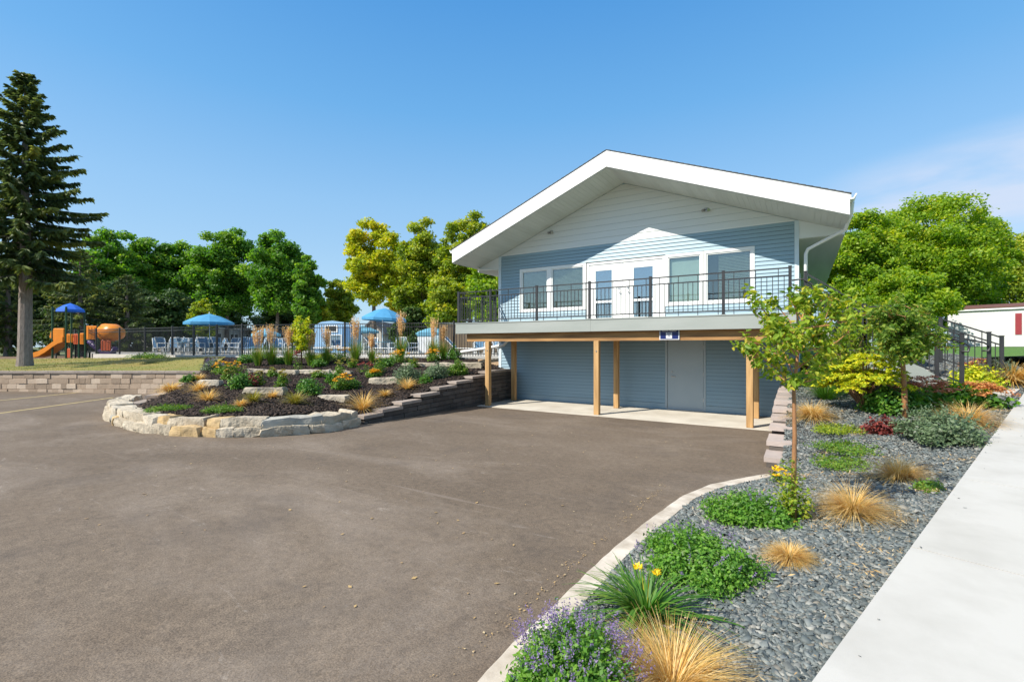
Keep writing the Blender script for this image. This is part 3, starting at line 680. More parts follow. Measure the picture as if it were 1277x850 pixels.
# ---- limestone boulders
def rock(dx, dy, dz, seed, rough=.05, cuts=4):
    bm = bmesh.new(); bmesh.ops.create_cube(bm, size=1); bmesh.ops.subdivide_edges(bm, edges=bm.edges[:], cuts=cuts, use_grid_fill=True)
    o = Vector((seed * 7.13, seed * 3.7, seed * 1.9))
    for v in bm.verts:
        c = v.co.copy(); k = .86 + .14 * (1 - max(0, (abs(c.x) + abs(c.y) + abs(c.z)) - 1.0) * 1.2)
        p = Vector((c.x * dx, c.y * dy, c.z * dz)) * k
        nn = noise.noise_vector(p * 3.0 + o) * rough + noise.noise_vector(p * 9 + o) * rough * .35
        v.co = p + nn
    me = bpy.data.meshes.new('stone'); bm.to_mesh(me); bm.free(); return me
def stone(name, loc, rz, dims, mat, seed, parent=None, tilt=0, rough=.05):
    me = rock(*dims, seed, rough); me.materials.append(mat)
    a = me.attributes.new('rnd', 'FLOAT', 'FACE'); a.data.foreach_set('value', np.full(len(me.polygons), (seed * .618) % 1, dtype=np.float32))
    o = bpy.data.objects.new(name, me); COL.objects.link(o); o.location = loc; o.rotation_euler = (tilt, 0, rz)
    if parent: o.parent = parent
    return o
root = empty('boulder_wall', (-10, 4.6, 0)); tag(root, 'curved two course edging wall of rough pale limestone blocks', 'boulder wall')
bp = [gA(*p) for p in [(150, 507), (130, 516), (131, 523), (145, 532), (180, 540), (215, 543), (270, 545.5), (330, 545), (400, 540), (448, 531.5)]]
bp = [Vector((p.x, p.y, 0)) for p in bp]
dd = [0]
for a_, c_ in zip(bp, bp[1:]): dd.append(dd[-1] + (c_ - a_).length)
def bpos(s):
    k = 0
    while k < len(bp) - 2 and dd[k+1] < s: k += 1
    t = (bp[k+1] - bp[k]).normalized(); return bp[k] + t * (s - dd[k]), t
rs = random.Random(21); sd_i = 0
for course in (0, 1):
    s = -.1
    while s < dd[-1] - .1:
        ln = rs.choice([.34, .5, .62, .8, 1.0]) * rs.uniform(.9, 1.1) if course else rs.choice([.3, .45, .6, .75]) * rs.uniform(.9, 1.1)
        if s + ln > dd[-1]: ln = dd[-1] - s + .05
        p, t = bpos(min(dd[-1] - .01, max(0, s + ln / 2))); nn = Vector((-t.y, t.x, 0)); sd_i += 1
        h = .17 if course == 0 else rs.uniform(.14, .185); dp = .40 if course else .36
        z = asph(p.y) + (.075 if course == 0 else .155 + h / 2 - .01)
        c = p + nn * (dp / 2 + (.07 if course else -.01) + rs.uniform(-.03, .03)); f = s / dd[-1]
        mt = G['lime'] if (rs.random() < .72 or f < .35) else (G['ochre'] if .35 < f < .8 and rs.random() < .6 else G['greylime'])
        stone('stone', (c.x + 10, c.y - 4.6, z), math.atan2(t.y, t.x) + rs.uniform(-.05, .05), (ln * 1.02, dp, h * 1.12), mt, sd_i, root, rs.uniform(-.06, .06), .05)
        s += ln
# slabs lying in the mulch
slabs = [(331, 491, 48, 12, 'flat pale limestone slab in the middle of the mulch, below the tall grasses'),
 (416, 498, 35, 8, 'small thin limestone slab in the lower mulch near the tan tuft'),
 (480, 478, 37, 10, 'lumpy pale limestone rock with a round hole, beside the stepped wall'),
 (263, 480, 25, 9, 'short squared limestone chunk at the upper left of the mulch'),
 (321, 464, 20, 6, 'leftmost stone of the upper limestone row under the reed grasses'),
 (351, 465, 40, 6, 'second stone from the left in the upper limestone row'),
 (391, 466, 40, 7, 'third stone of the upper limestone row, beside the red cardinal flower'),
 (426, 466, 26, 6, 'fourth and last stone of the upper left limestone row'),
 (523, 456, 42, 5, 'long thin stone of the right upper limestone row, left end'),
 (562, 457, 26, 6, 'middle stone of the right upper limestone row behind the round shrubs'),
 (588, 458, 26, 8, 'pinkish stone at the right end of the upper row beside the timber post')]
for i, (px, py, wp, hp, lb) in enumerate(slabs):
    h = hit_px(mbv, px, py)
    if not h: print('MISS slab', px, py); continue
    D = depth(h); wd = wp * D / FP; ht = max(.13, hp * D / FP * 1.0)
    o = stone('limestone_slab', (h.x, h.y, h.z + ht * .22), YAW + rs.uniform(-.12, .12), (wd * 1.05, .30, ht * 1.0), G['lime'], 60 + i, rough=.04); tag(o, lb, 'stone slab', 'limestone slabs laid in the mulch bed')

# ================================================================= CLUBHOUSE
XL, XR, WY = -9.64, -.10, 14.55
RX, RZ, SLP = -4.87, 7.68, (7.68 - 5.41) / 5.78
def soff(x): return RZ - .53 - SLP * abs(x - RX)            # underside of the sloping roof
house = empty('clubhouse', (RX, WY, 0)); tag(house, 'blue and white two storey clubhouse with a wide low gable roof', 'clubhouse')
HO = Vector((RX, WY, 0))
def hb(b, name, m, parent=None, smooth=False):
    b.v = [(x - HO.x, y - HO.y, z - HO.z) for x, y, z in b.v]
    return b.build(name, m, parent or house, smooth)
holes = [(-8.74, -6.16, 3.16, 4.72), (-6.16, -3.54, 2.70, 4.74), (-3.56, -1.13, 3.16, 4.72)]
def siding(b, x0, x1, z0, z1, exp, lap, top=None, y=WY, cut=()):
    z = z0
    while z < z1 - .01:
        e = min(z + exp, z1); segs = [(x0, x1)]
        if top:
            xa = x0; xb = x1                               # clip under the sloping soffit
            zz = e; half = (RZ - .53 - zz) / SLP; xa = max(x0, RX - half - .0); xb = min(x1, RX + half)
            half0 = (RZ - .53 - z) / SLP; xa0 = max(x0, RX - half0); xb0 = min(x1, RX + half0)
            if xb0 <= xa0: break
            if xb < xa: xa = xb = RX
            b.add([(xa0, y - lap, z + .006), (xb0, y - lap, z + .006), (xb, y - .003, e), (xa, y - .003, e), (xa0, y + .002, z + .006), (xb0, y + .002, z + .006)], [(0,1,2,3),(4,5,1,0)], random.random()); z = e; continue
        for (h0, h1, hz0, hz1) in cut:
            if hz0 < z + exp * .5 < hz1:
                ns = []
                for s0, s1 in segs:
                    if h1 <= s0 or h0 >= s1: ns.append((s0, s1)); continue
                    if h0 > s0: ns.append((s0, h0))
                    if h1 < s1: ns.append((h1, s1))
                segs = ns
        for s0, s1 in segs:
            g_ = z + .007; b.add([(s0, y - lap, g_), (s1, y - lap, g_), (s1, y - .004, e), (s0, y - .004, e), (s0, y + .001, g_), (s1, y + .001, g_)], [(0,1,2,3),(4,5,1,0)], random.random())
        z = e
b = MB(); siding(b, XL + .09, XR - .09, 2.70, 5.29, .1125, .026, cut=holes)
hb(b, 'upper_siding', G['siding'])
b = MB(); siding(b, XL, XR, 5.29, 7.12, .205, .018, top=True); hb(b, 'gable_boards', G['gable'])
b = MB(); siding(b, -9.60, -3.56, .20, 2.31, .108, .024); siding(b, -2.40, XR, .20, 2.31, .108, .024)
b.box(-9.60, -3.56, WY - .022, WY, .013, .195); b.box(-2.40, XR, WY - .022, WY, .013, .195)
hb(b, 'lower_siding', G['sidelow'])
b = MB()
for x0, x1, z0, z1 in [(XL+.09, -8.75, 2.70, 5.28), (-8.74, -6.2, 2.70, 3.14), (-3.5, -1.15, 2.7, 3.14), (-8.74, -1.13, 4.76, 5.28), (-1.12, XR-.09, 2.70, 5.28), (-9.6, -3.58, .2, 2.3), (-2.39, XR, .2, 2.3)]: b.add([(x0, WY-.001, z0), (x1, WY-.001, z0), (x1, WY-.001, z1), (x0, WY-.001, z1)], [(0,1,2,3)])
hb(b, 'lap_shade_sheet', G['dark'])  # dark sheet behind the laps, painting shade lines into the siding joints
# body: core wall behind the siding with real openings, side and back walls
b = MB()
for x0, x1, z0, z1 in [(XL, -8.74, 2.31, 5.3), (XL, -3.56, 0, 2.31), (-2.40, XR, 0, 2.31), (-3.56, -2.40, 2.2, 2.31), (-8.74, -6.16, 2.31, 3.16), (-6.16, -3.56, 2.31, 2.68), (-3.56, -1.13, 2.31, 3.16), (-8.74, -1.13, 4.76, 5.3), (-1.13, XR, 2.31, 5.3)]:
    b.box(x0, x1, WY + .003, WY + .12, z0, z1)
b.prism([(XL, 5.3), (XR, 5.3), (XR, soff(XR) + .02), (RX, soff(RX) + .02), (XL, soff(XL) + .02)], 'y', WY + .003, WY + .12)
hb(b, 'wall', G['siding'])
b = MB(); b.box(XL, XR, 27.9, 28, 0, 5.3); hb(b, 'rear_wall', G['siding'])
for sx, x in ((-1, XL), (1, XR)):
    b = MB(); z = .2 if sx > 0 else 1.0
    while z < 4.85:
        e = min(z + .1125, 4.85); b.add([(x + sx*.014, WY + .1, z), (x + sx*.014, 28, z), (x + sx*.002, 28, e), (x + sx*.002, WY + .1, e), (x, WY + .1, z), (x, 28, z)], [(0,1,2,3),(4,5,1,0)]); z = e
    b.box(min(x, x - sx*.1), max(x, x - sx*.1), WY + .121, 27.9, 0, 5.0)
    hb(b, 'side_wall', G['siding'])
for x0, x1 in ((XL - .02, XL + .085), (XR - .085, XR + .02)):
    b = MB(); b.box(x0, x1, WY - .03, WY + .10, 2.70, 5.285); hb(b, 'corner_board', G['corner'])
b = MB(); b.box(XL - .02, XL + .09, WY - .03, WY + .10, .9, 2.30); hb(b, 'corner_board', G['corner'])
b = MB(); b.box(XL + .09, XR - .09, WY - .022, WY, 5.283, 5.312); hb(b, 'trim_strip', G['white'])
# roof
EX0, EX1 = -10.65, .91
def zt(x): return RZ - SLP * abs(x - RX)
for sx in (-1, 1):
    ex = EX0 if sx < 0 else EX1; b = MB()
    b.prism([(RX, RZ - .02), (ex, zt(ex) - .02), (ex, zt(ex) - .10), (RX, RZ - .10)], 'y', 13.05, 28.4)
    hb(b, 'roof_deck', G['white'])
    b = MB(); n = 40; 
    for i in range(n):
        a0 = i / n; a1 = (i + 1) / n; x0 = ex + sx * .03 + (RX - ex - sx * .03) * a0; x1 = ex + sx * .03 + (RX - ex - sx*.03) * a1
        b.prism([(x0, zt(x0) - .018), (x1, zt(x1) - .018), (x1, zt(x1) + .004), (x0, zt(x0) + .014)], 'y', 12.985, 28.45)
    hb(b, 'shingles', G['shingle'])
    b = MB(); fb = .49
    b.prism([(RX, RZ - .021), (ex, zt(ex) - .021), (ex, zt(ex) - fb), (RX, RZ - fb)], 'y', 12.998, 13.04)
    hb(b, 'gable_fascia', G['white'])
    # sloping soffit in boards running front to back
    b = MB(); nb = 44
    for i in range(nb):
        x0 = RX + sx * .0 + (ex - RX) * i / nb; x1 = RX + (ex - RX) * (i + 1) / nb - sx * .004
        u0, u1 = zt(x0) - .50, zt(x1) - .50
        b.prism([(x0, u0), (x1, u1), (x1, u1 - .016), (x0, u0 - .016)], 'y', 13.041, 14.545 if abs(x1 - RX) < 4.6 else 14.54)
    b.prism([(RX, RZ - .49), (ex, zt(ex) - .49), (ex, zt(ex) - .5), (RX, RZ - .5)], 'y', 13.041, 14.6)
    hb(b, 'soffit', G['soffit'])
    wx = XL if sx < 0 else XR
    b = MB(); b.prism([(wx + sx*.022, soff(wx) + .0), (ex - sx*.03, soff(ex) + .03), (ex - sx*.03, 4.80), (wx + sx*.022, 4.80)], 'y', WY - .02, WY + .02)
    hb(b, 'eave_return', G['gable'])
    b = MB(); b.box(min(wx, ex) + (.0 if sx < 0 else .02), max(wx, ex) - (.02 if sx < 0 else .0), WY + .021, 28.3, 4.785, 4.81); hb(b, 'eave_soffit', G['soffit'])
    b = MB(); b.box(min(ex, ex - sx*.03), max(ex, ex - sx*.03), 13.05, 28.4, 4.80 if False else 4.92, zt(ex) - .03)
    b.box(min(ex, ex - sx*.03), max(ex, ex - sx*.03), 14.56, 28.4, 4.79, 4.919); hb(b, 'eave_fascia', G['white'])
    g = MB(); gx = ex + sx * .004
    g.prism([(gx, 5.38), (gx, 5.27), (gx + sx*.07, 5.27), (gx + sx*.125, 5.37), (gx + sx*.125, 5.385), (gx + sx*.10, 5.385), (gx + sx*.06, 5.30), (gx + sx*.02, 5.30), (gx + sx*.02, 5.38)], 'y', 13.0, 28.4)
    hb(g, 'gutter', G['white'])
    d = MB()
    if sx > 0: d.tube([(ex + .07, 13.35, 5.28), (ex + .06, 13.6, 5.05), (ex - .02, 14.0, 4.80), (.30, 14.35, 4.56), (.12, 14.44, 4.48), (.07, 14.48, 4.36), (.07, 14.48, 2.72)], .042, 8)
    else: d.tube([(ex + .04, 14.44, 4.97), (ex + .2, 14.44, 4.86), (XL - .35, 14.5, 4.83), (XL - .07, 14.62, 4.80), (XL - .07, 14.62, 1.7)], .035, 8)
    hb(d, 'downspout', G['white'], smooth=True)
# windows
def frame(b, x0, x1, z0, z1, t, y0, y1):
    b.box(x0, x0 + t, y0, y1, z0, z1); b.box(x1 - t, x1, y0, y1, z0, z1); b.box(x0 + t, x1 - t, y0, y1, z1 - t, z1); b.box(x0 + t, x1 - t, y0, y1, z0, z0 + t)
WINS = [(-8.66, -7.61, 1), (-7.45, -6.24, 1), (-3.48, -2.54, 0), (-2.39, -1.21, 2)]
for x0, x1, kind in WINS:
    f = MB(); frame(f, x0 - .08, x1 + .08, 3.16, 4.72, .08, WY - .035, WY + .06); frame(f, x0 + .002, x1 - .002, 3.242, 4.638, .035, WY - .012, WY + .05)
    wf = hb(f, 'window', G['white'])
    p = MB(); p.box(x0 + .036, x1 - .036, WY + .022, WY + .028, 3.28, 4.60); hb(p, 'pane', G['glass'], wf)
    if kind:
        p = MB(); z = 3.32 if kind == 1 else 3.30; bx0 = x0 + (.05 if kind == 1 else .32)
        while z < 4.56: p.bar((bx0, WY + .085, z), (x1 - .05, WY + .085, z), .034, .004, up=(0, .55, 1)); z += .042
        hb(p, 'blind', G['blind'], wf)
    else:
        p = MB(); p.box(x0 + .04, x1 - .04, WY + .09, WY + .10, 3.29, 4.59); hb(p, 'shade', surf('pale_window_shade', (.56,.63,.62), None, .7), wf)
b = MB(); b.box(-9.4, -.3, WY + .9, WY + .95, 2.6, 5.2); b.box(-9.4, -.3, WY + .13, WY + .9, 2.60, 2.64); hb(b, 'room_back', G['dark'])
f = MB(); frame(f, -6.12, -3.56, 2.68, 4.70, .07, WY - .035, WY + .06); df = hb(f, 'door_frame', G['white'])
for x0, x1, g0, g1, hx in ((-6.045, -4.90, -5.82, -5.26, -5.02), (-4.885, -3.635, -4.54, -3.94, -4.72)):
    d = MB(); yy0, yy1 = WY - .01, WY + .035
    d.box(x0, g0, yy0, yy1, 2.70, 4.625); d.box(g1, x1, yy0, yy1, 2.70, 4.625); d.box(g0, g1, yy0, yy1, 4.42, 4.625); d.box(g0, g1, yy0, yy1, 2.70, 2.86)
    d.box(g0, g1, yy0 - .004, yy1, 3.36, 3.43)
    dd_ = hb(d, 'door', G['white'])
    p = MB(); p.box(g0, g1, WY + .012, WY + .018, 2.86, 4.42); hb(p, 'pane', G['glass2'], dd_)
    p = MB(); p.tube([(hx, WY - .015, 3.68), (hx, WY - .07, 3.68), (hx + .06, WY - .07, 3.68)], .014, 6); hb(p, 'handle', G['steel'], dd_)
    p = MB(); p.tube([(hx, WY - .012, 3.80), (hx, WY - .03, 3.80)], .025, 8); hb(p, 'deadbolt', G['steel'], dd_)
# lower steel door
f = MB(); frame(f, -3.56, -2.40, .012, 2.20, .06, WY - .03, WY + .08); hb(f, 'door_frame', G['doorblue'])
d = MB(); d.cbox(-3.495, -2.465, WY - .012, WY + .035, .03, 2.135, .006); ld = hb(d, 'steel_door', G['doorblue'])
p = MB(); p.tube([(-3.36, WY - .01, 1.02), (-3.36, WY - .07, 1.02), (-3.24, WY - .07, 1.02)], .013, 6); p.tube([(-3.36, WY - .01, 1.02), (-3.36, WY - .022, 1.02)], .032, 10)
hb(p, 'handle', G['steel'], ld)
p = MB(); p.tube([(-3.36, WY - .01, 1.16), (-3.36, WY - .04, 1.16)], .03, 10); hb(p, 'deadbolt', G['steel'], ld)
for z in (.3, 1.05, 1.85): p = MB(); p.box(-2.475, -2.455, WY - .022, WY - .013, z, z + .11); hb(p, 'hinge', G['steel'], ld)
p = MB(); p.box(-3.50, -2.46, WY - .06, WY - .012, .014, .03); hb(p, 'threshold', G['steel'])
for x in (-7.45, -2.39):
    p = MB(); p.cbox(x - .06, x + .06, WY - .05, WY - .012, 5.86, 5.97, .01); fx = hb(p, 'flood_light', G['steel'])
    for s_ in (-1, 1):
        p = MB(); p.tube([(x + s_*.02, WY - .05, 5.92), (x + s_*.08, WY - .13, 5.88)], [.02, .045], 10); hb(p, 'lamp_head', G['steel'], fx)

# ================================================================= BALCONY
bal = empty('balcony', (-5, 12.15, 0)); tag(bal, 'raised balcony on timber posts with black railing across the clubhouse front', 'balcony')
HO = Vector((-5, 12.15, 0)); house_ = house; house = bal
DX0, DX1 = -9.81, -.12
b = MB(); b.box(DX0, -5.02, 12.15, 12.19, 2.35, 2.672); b.box(-5.016, DX1, 12.15, 12.19, 2.35, 2.672); b.box(DX0, DX0 + .04, 12.191, 14.5, 2.35, 2.672); b.box(DX1 - .04, DX1, 12.191, 14.5, 2.35, 2.672)
hb(b, 'fascia', G['fascia'])
b = MB(); y = 12.135
while y < 14.5: b.box(DX0 - .02, DX1 + .02, y, min(y + .14, 14.52), 2.674, 2.70); y += .146
hb(b, 'deck_board', G['fascia'])
b = MB(); x = DX0 + .1
while x < DX1 - .1: b.box(x, x + .04, 12.192, 14.5, 2.40, 2.66); x += .405
hb(b, 'joist', G['joist'])
b = MB(); b.box(-9.47, -.5, 12.33, 12.40, 2.09, 2.395); b.box(-9.47, -.5, 12.405, 12.47, 2.09, 2.395); hb(b, 'beam', G['woodh'])
b = MB(); b.box(-9.2, -.5, 13.95, 14.09, 2.12, 2.395); hb(b, 'beam', G['woodh'])
for (x, y, z1) in [(-8.66, 12.40, 2.088), (-4.92, 12.40, 2.088), (-1.06, 12.36, 2.088), (-8.68, 14.02, 2.118), (-4.92, 14.02, 2.118), (-1.06, 14.02, 2.118)]:
    b = MB(); b.cbox(x - .075, x + .075, y - .075, y + .075, .014, z1, .008)
    po = hb(b, 'post', G['wood'])
    if y < 13: b = MB(); b.tube([(x + .01, y - .076, 1.80), (x + .01, y - .09, 1.80)], .02, 8); hb(b, 'bolt', G['steel'], po)
# balcony railing
def rail_run(root, p0, p1, posts, z=0, tall=4, sp=.115, name='rail_panel', off=None):
    """p0,p1 floor points; posts = parameters 0..1"""
    p0 = Vector(p0); p1 = Vector(p1); d = p1 - p0; Lh = math.hypot(d.x, d.y); up = Vector((0,0,1))
    for t in posts:
        b = MB(); c = p0 + d * t; b.cbox(c.x - .032, c.x + .032, c.y - .032, c.y + .032, c.z, c.z + 1.04, .004); b.box(c.x - .055, c.x + .055, c.y - .055, c.y + .055, c.z, c.z + .012)
        b.box(c.x - .038, c.x + .038, c.y - .038, c.y + .038, c.z + 1.041, c.z + 1.055); hb(b, 'rail_post', G['rail'], root)
    for t0, t1 in zip(posts, posts[1:]):
        b = MB(); a = p0 + d * t0; c = p0 + d * t1; L_ = (c - a); nn = max(1, round(math.hypot(L_.x, L_.y) / sp))
        for h, wd, ht in ((1.01, .045, .028), (.84, .028, .028), (.10, .028, .028)): b.bar(a + up * h, c + up * h, wd, ht)
        for i in range(1, nn):
            q_ = a + L_ * i / nn; b.box(q_.x - .0075, q_.x + .0075, q_.y - .0075, q_.y + .0075, q_.z + (.0 if i % tall == 2 else .10), q_.z + (1.0 if i % tall == 2 else .84))
        hb(b, name, G['rail'], root)
fx = [-9.72, -8.45, -6.76, -5.07, -3.37, -1.62, -.24]
rail_run(bal, (fx[0], 12.22, 2.70), (fx[-1], 12.22, 2.70), [(x - fx[0]) / (fx[-1] - fx[0]) for x in fx])
rail_run(bal, (-9.74, 12.22, 2.70), (-9.74, 14.42, 2.70), [.0001, .62, 1])
house = house_

# sign on the beam
sg = empty('sign', (-2.91, 12.30, 2.25)); tag(sg, 'small blue sign with white border and lettering on the timber beam', 'sign'); HO = Vector((-2.91, 12.30, 2.25)); hs_ = house; house = sg
b = MB(); b.cbox(-3.16, -2.66, 12.29, 12.31, 2.10, 2.40, .006); hb(b, 'border', G['signwhite'])
b = MB(); b.box(-3.135, -2.685, 12.286, 12.289, 2.125, 2.375); hb(b, 'panel', G['signblue'])
b = MB(); b.box(-2.99, -2.84, 12.2825, 12.285, 2.14, 2.295); hb(b, 'symbol_panel', G['signwhite'])
b = MB(); y0, y1 = 12.279, 12.2815
for k, (xa, xb) in enumerate([(-2.965, -2.865), (-2.955, -2.875), (-2.945, -2.89), (-2.93, -2.895), (-2.922, -2.905)]): b.box(xa, xb, y0, y1, 2.27 - k * .026, 2.282 - k * .026)
hb(b, 'symbol', G['signblue'])
fc = bpy.data.curves.new('lettering', 'FONT'); fc.body = 'Storm Shelter'; fc.size = .066; fc.align_x = 'CENTER'; fc.extrude = .001; fc.offset = .0012
tmp = bpy.data.objects.new('tmp', fc); COL.objects.link(tmp); bpy.context.view_layer.update(); me_ = bpy.data.meshes.new_from_object(tmp); bpy.data.objects.remove(tmp)
fo = bpy.data.objects.new('lettering', me_); COL.objects.link(fo); fo.parent = sg; me_.materials.clear(); me_.materials.append(G['signwhite']); fo.location = (0, -.0155, .065); fo.rotation_euler = (R(90), 0, 0)
house = hs_

# ================================================================= STAIRS
st = empty('staircase', (0, 12.3, 0)); tag(st, 'outdoor staircase with black railings descending from the balcony to the sidewalk', 'staircase'); HO = Vector((0, 12.3, 0)); hs_ = house; house = st
SY0, SY1 = 12.26, 14.35
b = MB(); nst = 6
for i in range(nst): b.box(-.10 + i * .19, .09 + i * .19 + .02, SY0 + .05, SY1 - .05, 2.70 - (i + 1) * .155 - .04, 2.70 - (i + 1) * .155)
b.box(1.06, 1.66, SY0 + .05, SY1 - .05, 1.73, 1.77)
for i in range(3): b.box(1.66 + i * .26, 1.93 + i * .26, SY0 + .05, SY1 - .05, 1.56 - i * .15, 1.60 - i * .15)
hb(b, 'tread', G['concrete'])
for y in (SY0, SY1 - .04):
    b = MB(); zz = 0 if y == SY0 else .25
    b.prism([(-.11, 2.66), (1.06, 1.78), (1.66, 1.74), (2.42, 1.26 + zz * .8), (2.42, 1.10 + zz), (2.15, 1.10 + zz), (1.60, 1.42), (1.02, 1.46), (-.11, 2.34)], 'y', y, y + .04)
    hb(b, 'stringer', G['fascia'])
rail_run(st, (-.02, SY0 + .02, 2.62), (1.10, SY0 + .02, 1.78), [.07, 1], z=0)
rail_run(st, (1.12, SY0 + .02, 1.76), (1.62, SY0 + .02, 1.76), [0, 1])
rail_run(st, (1.66, SY0 + .02, 1.62), (2.62, SY0 + .02, 1.14), [.03, .62, 1])
rail_run(st, (-.02, SY1 - .02, 2.62), (1.10, SY1 - .02, 1.78), [.07, 1])
rail_run(st, (1.12, SY1 - .02, 1.76), (2.3, SY1 - .02, 1.76), [0, .5, 1])
rail_run(st, (2.70, SY1 - .02, 1.56), (3.70, SY1 - .02, 1.12), [0, .8, 1])
for y in (SY0 - .04, SY1 - .10):                          # round handrail with a turned down end
    b = MB(); x1 = 2.62 if y < 13 else 3.4; b.tube([(-.2, y, 3.42), (.0, y, 3.44), (1.12, y, 2.58), (1.66, y, 2.48), (x1, y, 2.02), (x1 + .1, y, 1.94), (x1 + .08, y, 1.84), (x1 - .02, y, 1.84)], .019, 8); hb(b, 'handrail', G['rail'], smooth=True)
for x, y in [(1.1, SY0 + .05), (1.6, SY0 + .05), (1.1, SY1 - .12), (1.6, SY1 - .12)]:
    b = MB(); b.box(x - .035, x + .035, y, y + .07, .95, 1.72); hb(b, 'support_post', G['rail'])
house = hs_
# drain pipe by the left corner
b = MB(); pp = [at(575, 438.5, 18.2), at(590, 436.5, 18), at(610, 433.5, 17.6), at(628, 430, 17.3), at(633, 425, 17.25), at(632, 418, 17.25)]
b.tube(pp, .055, 8); tag(b.build('drain_pipe', G['white'], smooth=True), 'white drain hose lying from the house corner over the ground behind the timber post', 'drain pipe')
# timber curb board at the bed's upper right end
b = MB(); b.box(-10.9, -9.66, 14.9, 14.98, 1.08, 1.42); tag(b.build('timber_board', G['fencewood']), 'weathered timber board holding back soil at the left house corner', 'board')

# ================================================================= RIGHT MOBILE HOME
mh0 = at(1182, 431, 33.7); mh1 = at(1440, 431, 26.5); ang = math.atan2(mh1.y - mh0.y, mh1.x - mh0.x); ML = (mh1 - mh0).length
mh = empty('mobile_home', (mh0.x, mh0.y, 1.9), ang); tag(mh, 'white mobile home with brown red roof and maroon shutters beyond the lawn', 'mobile home')
b = MB(); z = .0
while z < 2.45: b.add([(0,-.014,z),(ML,-.014,z),(ML,-.002,z+.125),(0,-.002,z+.125),(0,0,z),(ML,0,z)], [(0,1,2,3),(4,5,1,0)]); z += .125
b.box(0, ML, 0, 4.2, 0, 2.5); b.build('wall', G['home'], mh)
b = MB(); b.prism([(-.18, 2.62), (-.18, 2.72), (2.1, 3.02), (4.4, 2.72), (4.4, 2.62)], 'x', -.25, ML + .25); b.build('roof', G['mroof'], mh)
b = MB(); b.box(-.2, ML + .2, -.15, 4.35, 2.50, 2.615); b.build('eave_trim', G['white'], mh)
for k, cxm in enumerate((3.75, 7.0)):
    f = MB(); frame(f, cxm, cxm + 1.1, .9, 2.1, .06, -.04, .0); wf = f.build('window', G['white'], mh)
    p = MB(); p.box(cxm + .06, cxm + 1.04, -.025, -.015, .96, 2.04); p.build('pane', G['glass2'], wf)
    for xx in (cxm - .40, cxm + 1.10):
        p = MB(); p.box(xx, xx + .30, -.05, -.016, .8, 2.2); p.build('shutter', G['maroon'], mh)
b = MB(); b.box(3.9, 6.4, -.9, -.15, 2.30, 2.40); b.build('awning', G['kioskd'], mh)

# ================================================================= POOL FENCE
fence = empty('pool_fence', (0, 0, 0)); tag(fence, 'black metal picket fence standing along the edge of the pool deck', 'fence')
FP_ = [at(70, 441, 31), *Fline]; FP_[0].z = 1.45
HO = Vector((0, 0, 0)); hs_ = house; house = fence
for a, c in zip(FP_, FP_[1:]):
    a = Vector(a); c = Vector(c); a.z = c.z = 1.45; Lf = (c - a).length; nb = max(1, round(Lf / 2.3))
    for i in range(nb):
        q0 = a.lerp(c, i / nb); q1 = a.lerp(c, (i + 1) / nb)
        b = MB(); b.cbox(q0.x - .035, q0.x + .035, q0.y - .035, q0.y + .035, 1.10, 3.02, .004); b.build('fence_post', G['rail'], fence)
        b = MB()
        for h in (2.94, 2.78, 1.60): b.bar((q0.x, q0.y, h), (q1.x, q1.y, h), .028, .034)
        npk = round((q1 - q0).length / .115)
        for k in range(1, npk): p = q0.lerp(q1, k / npk); b.box(p.x - .008, p.x + .008, p.y - .008, p.y + .008, 1.50, 2.94)
        b.build('picket_panel', G['rail'], fence)
b = MB(); q0 = FP_[-1]; b.cbox(q0.x - .035, q0.x + .035, q0.y - .035, q0.y + .035, 1.10, 3.02, .004); b.build('fence_post', G['rail'], fence)
house = hs_

# ================================================================= POOL FURNITURE
def umbrella(px, ptop, pbot, D, wpx, label, mat, tilt=0):
    c = at(px, pbot, D); zt_ = at(px, ptop, D).z; r_ = wpx * D / FP / 2
    u = empty('pool_umbrella', (c.x, c.y, 1.45), YAW); tag(u, label, 'umbrella', 'blue umbrellas around the pool')
    h0 = c.z - 1.45; h1 = zt_ - 1.45; b = MB(); vs = [(0, 0, h1)]; n = 8; 
    for j, (f, g_) in enumerate(((.45, .30), (.8, .72), (1, 1))):
        for i in range(n * 2):
            t = 2 * math.pi * (i + .5) / (n * 2); rr = r_ * f * (1 if i % 2 else .955); vs.append((rr * math.cos(t), rr * math.sin(t), h1 + (h0 - h1) * g_))
    for i in range(n * 2): t = 2 * math.pi * (i + .5) / (n * 2); rr = r_ * (1 if i % 2 else .955); vs.append((rr * math.cos(t), rr * math.sin(t), h0 - .14))
    m2 = n * 2; fs = [(0, 1 + i, 1 + (i + 1) % m2) for i in range(m2)]
    for j in range(3):
        for i in range(m2): k = (i + 1) % m2; fs.append((1 + j*m2 + i, 1 + (j+1)*m2 + i, 1 + (j+1)*m2 + k, 1 + j*m2 + k))
    b.add(vs, fs); cn = b.build('canopy', mat, u)
    b = MB(); b.tube([(0, 0, 0), (0, 0, h1 + .1)], .025, 8); b.build('pole', G['wframe'], u)
    b = MB()
    for i in range(n): t = 2 * math.pi * (2*i + 1.5) / m2; b.bar((0, 0, h0 + .12), (r_ * .93 * math.cos(t), r_ * .93 * math.sin(t), h0 - .02), .012)
    b.build('ribs', G['wframe'], u)
    b = MB(); b.cbox(-.28, .28, -.28, .28, 0, .07, .02); b.build('base', G['concrete'], u)
    if tilt: cn.rotation_euler = (0, R(tilt), 0)
    return u
umbrella(261, 391, 402, 27, 54, 'blue umbrella nearest the playground, above the crowded pool chairs', G['umb'])
umbrella(332, 409, 417, 36, 34, 'small pale blue umbrella behind the tan reed plumes', G['umb2'])
umbrella(477, 384, 397, 27, 56, 'tall blue umbrella standing highest against the sky gap', G['umb'], 3)
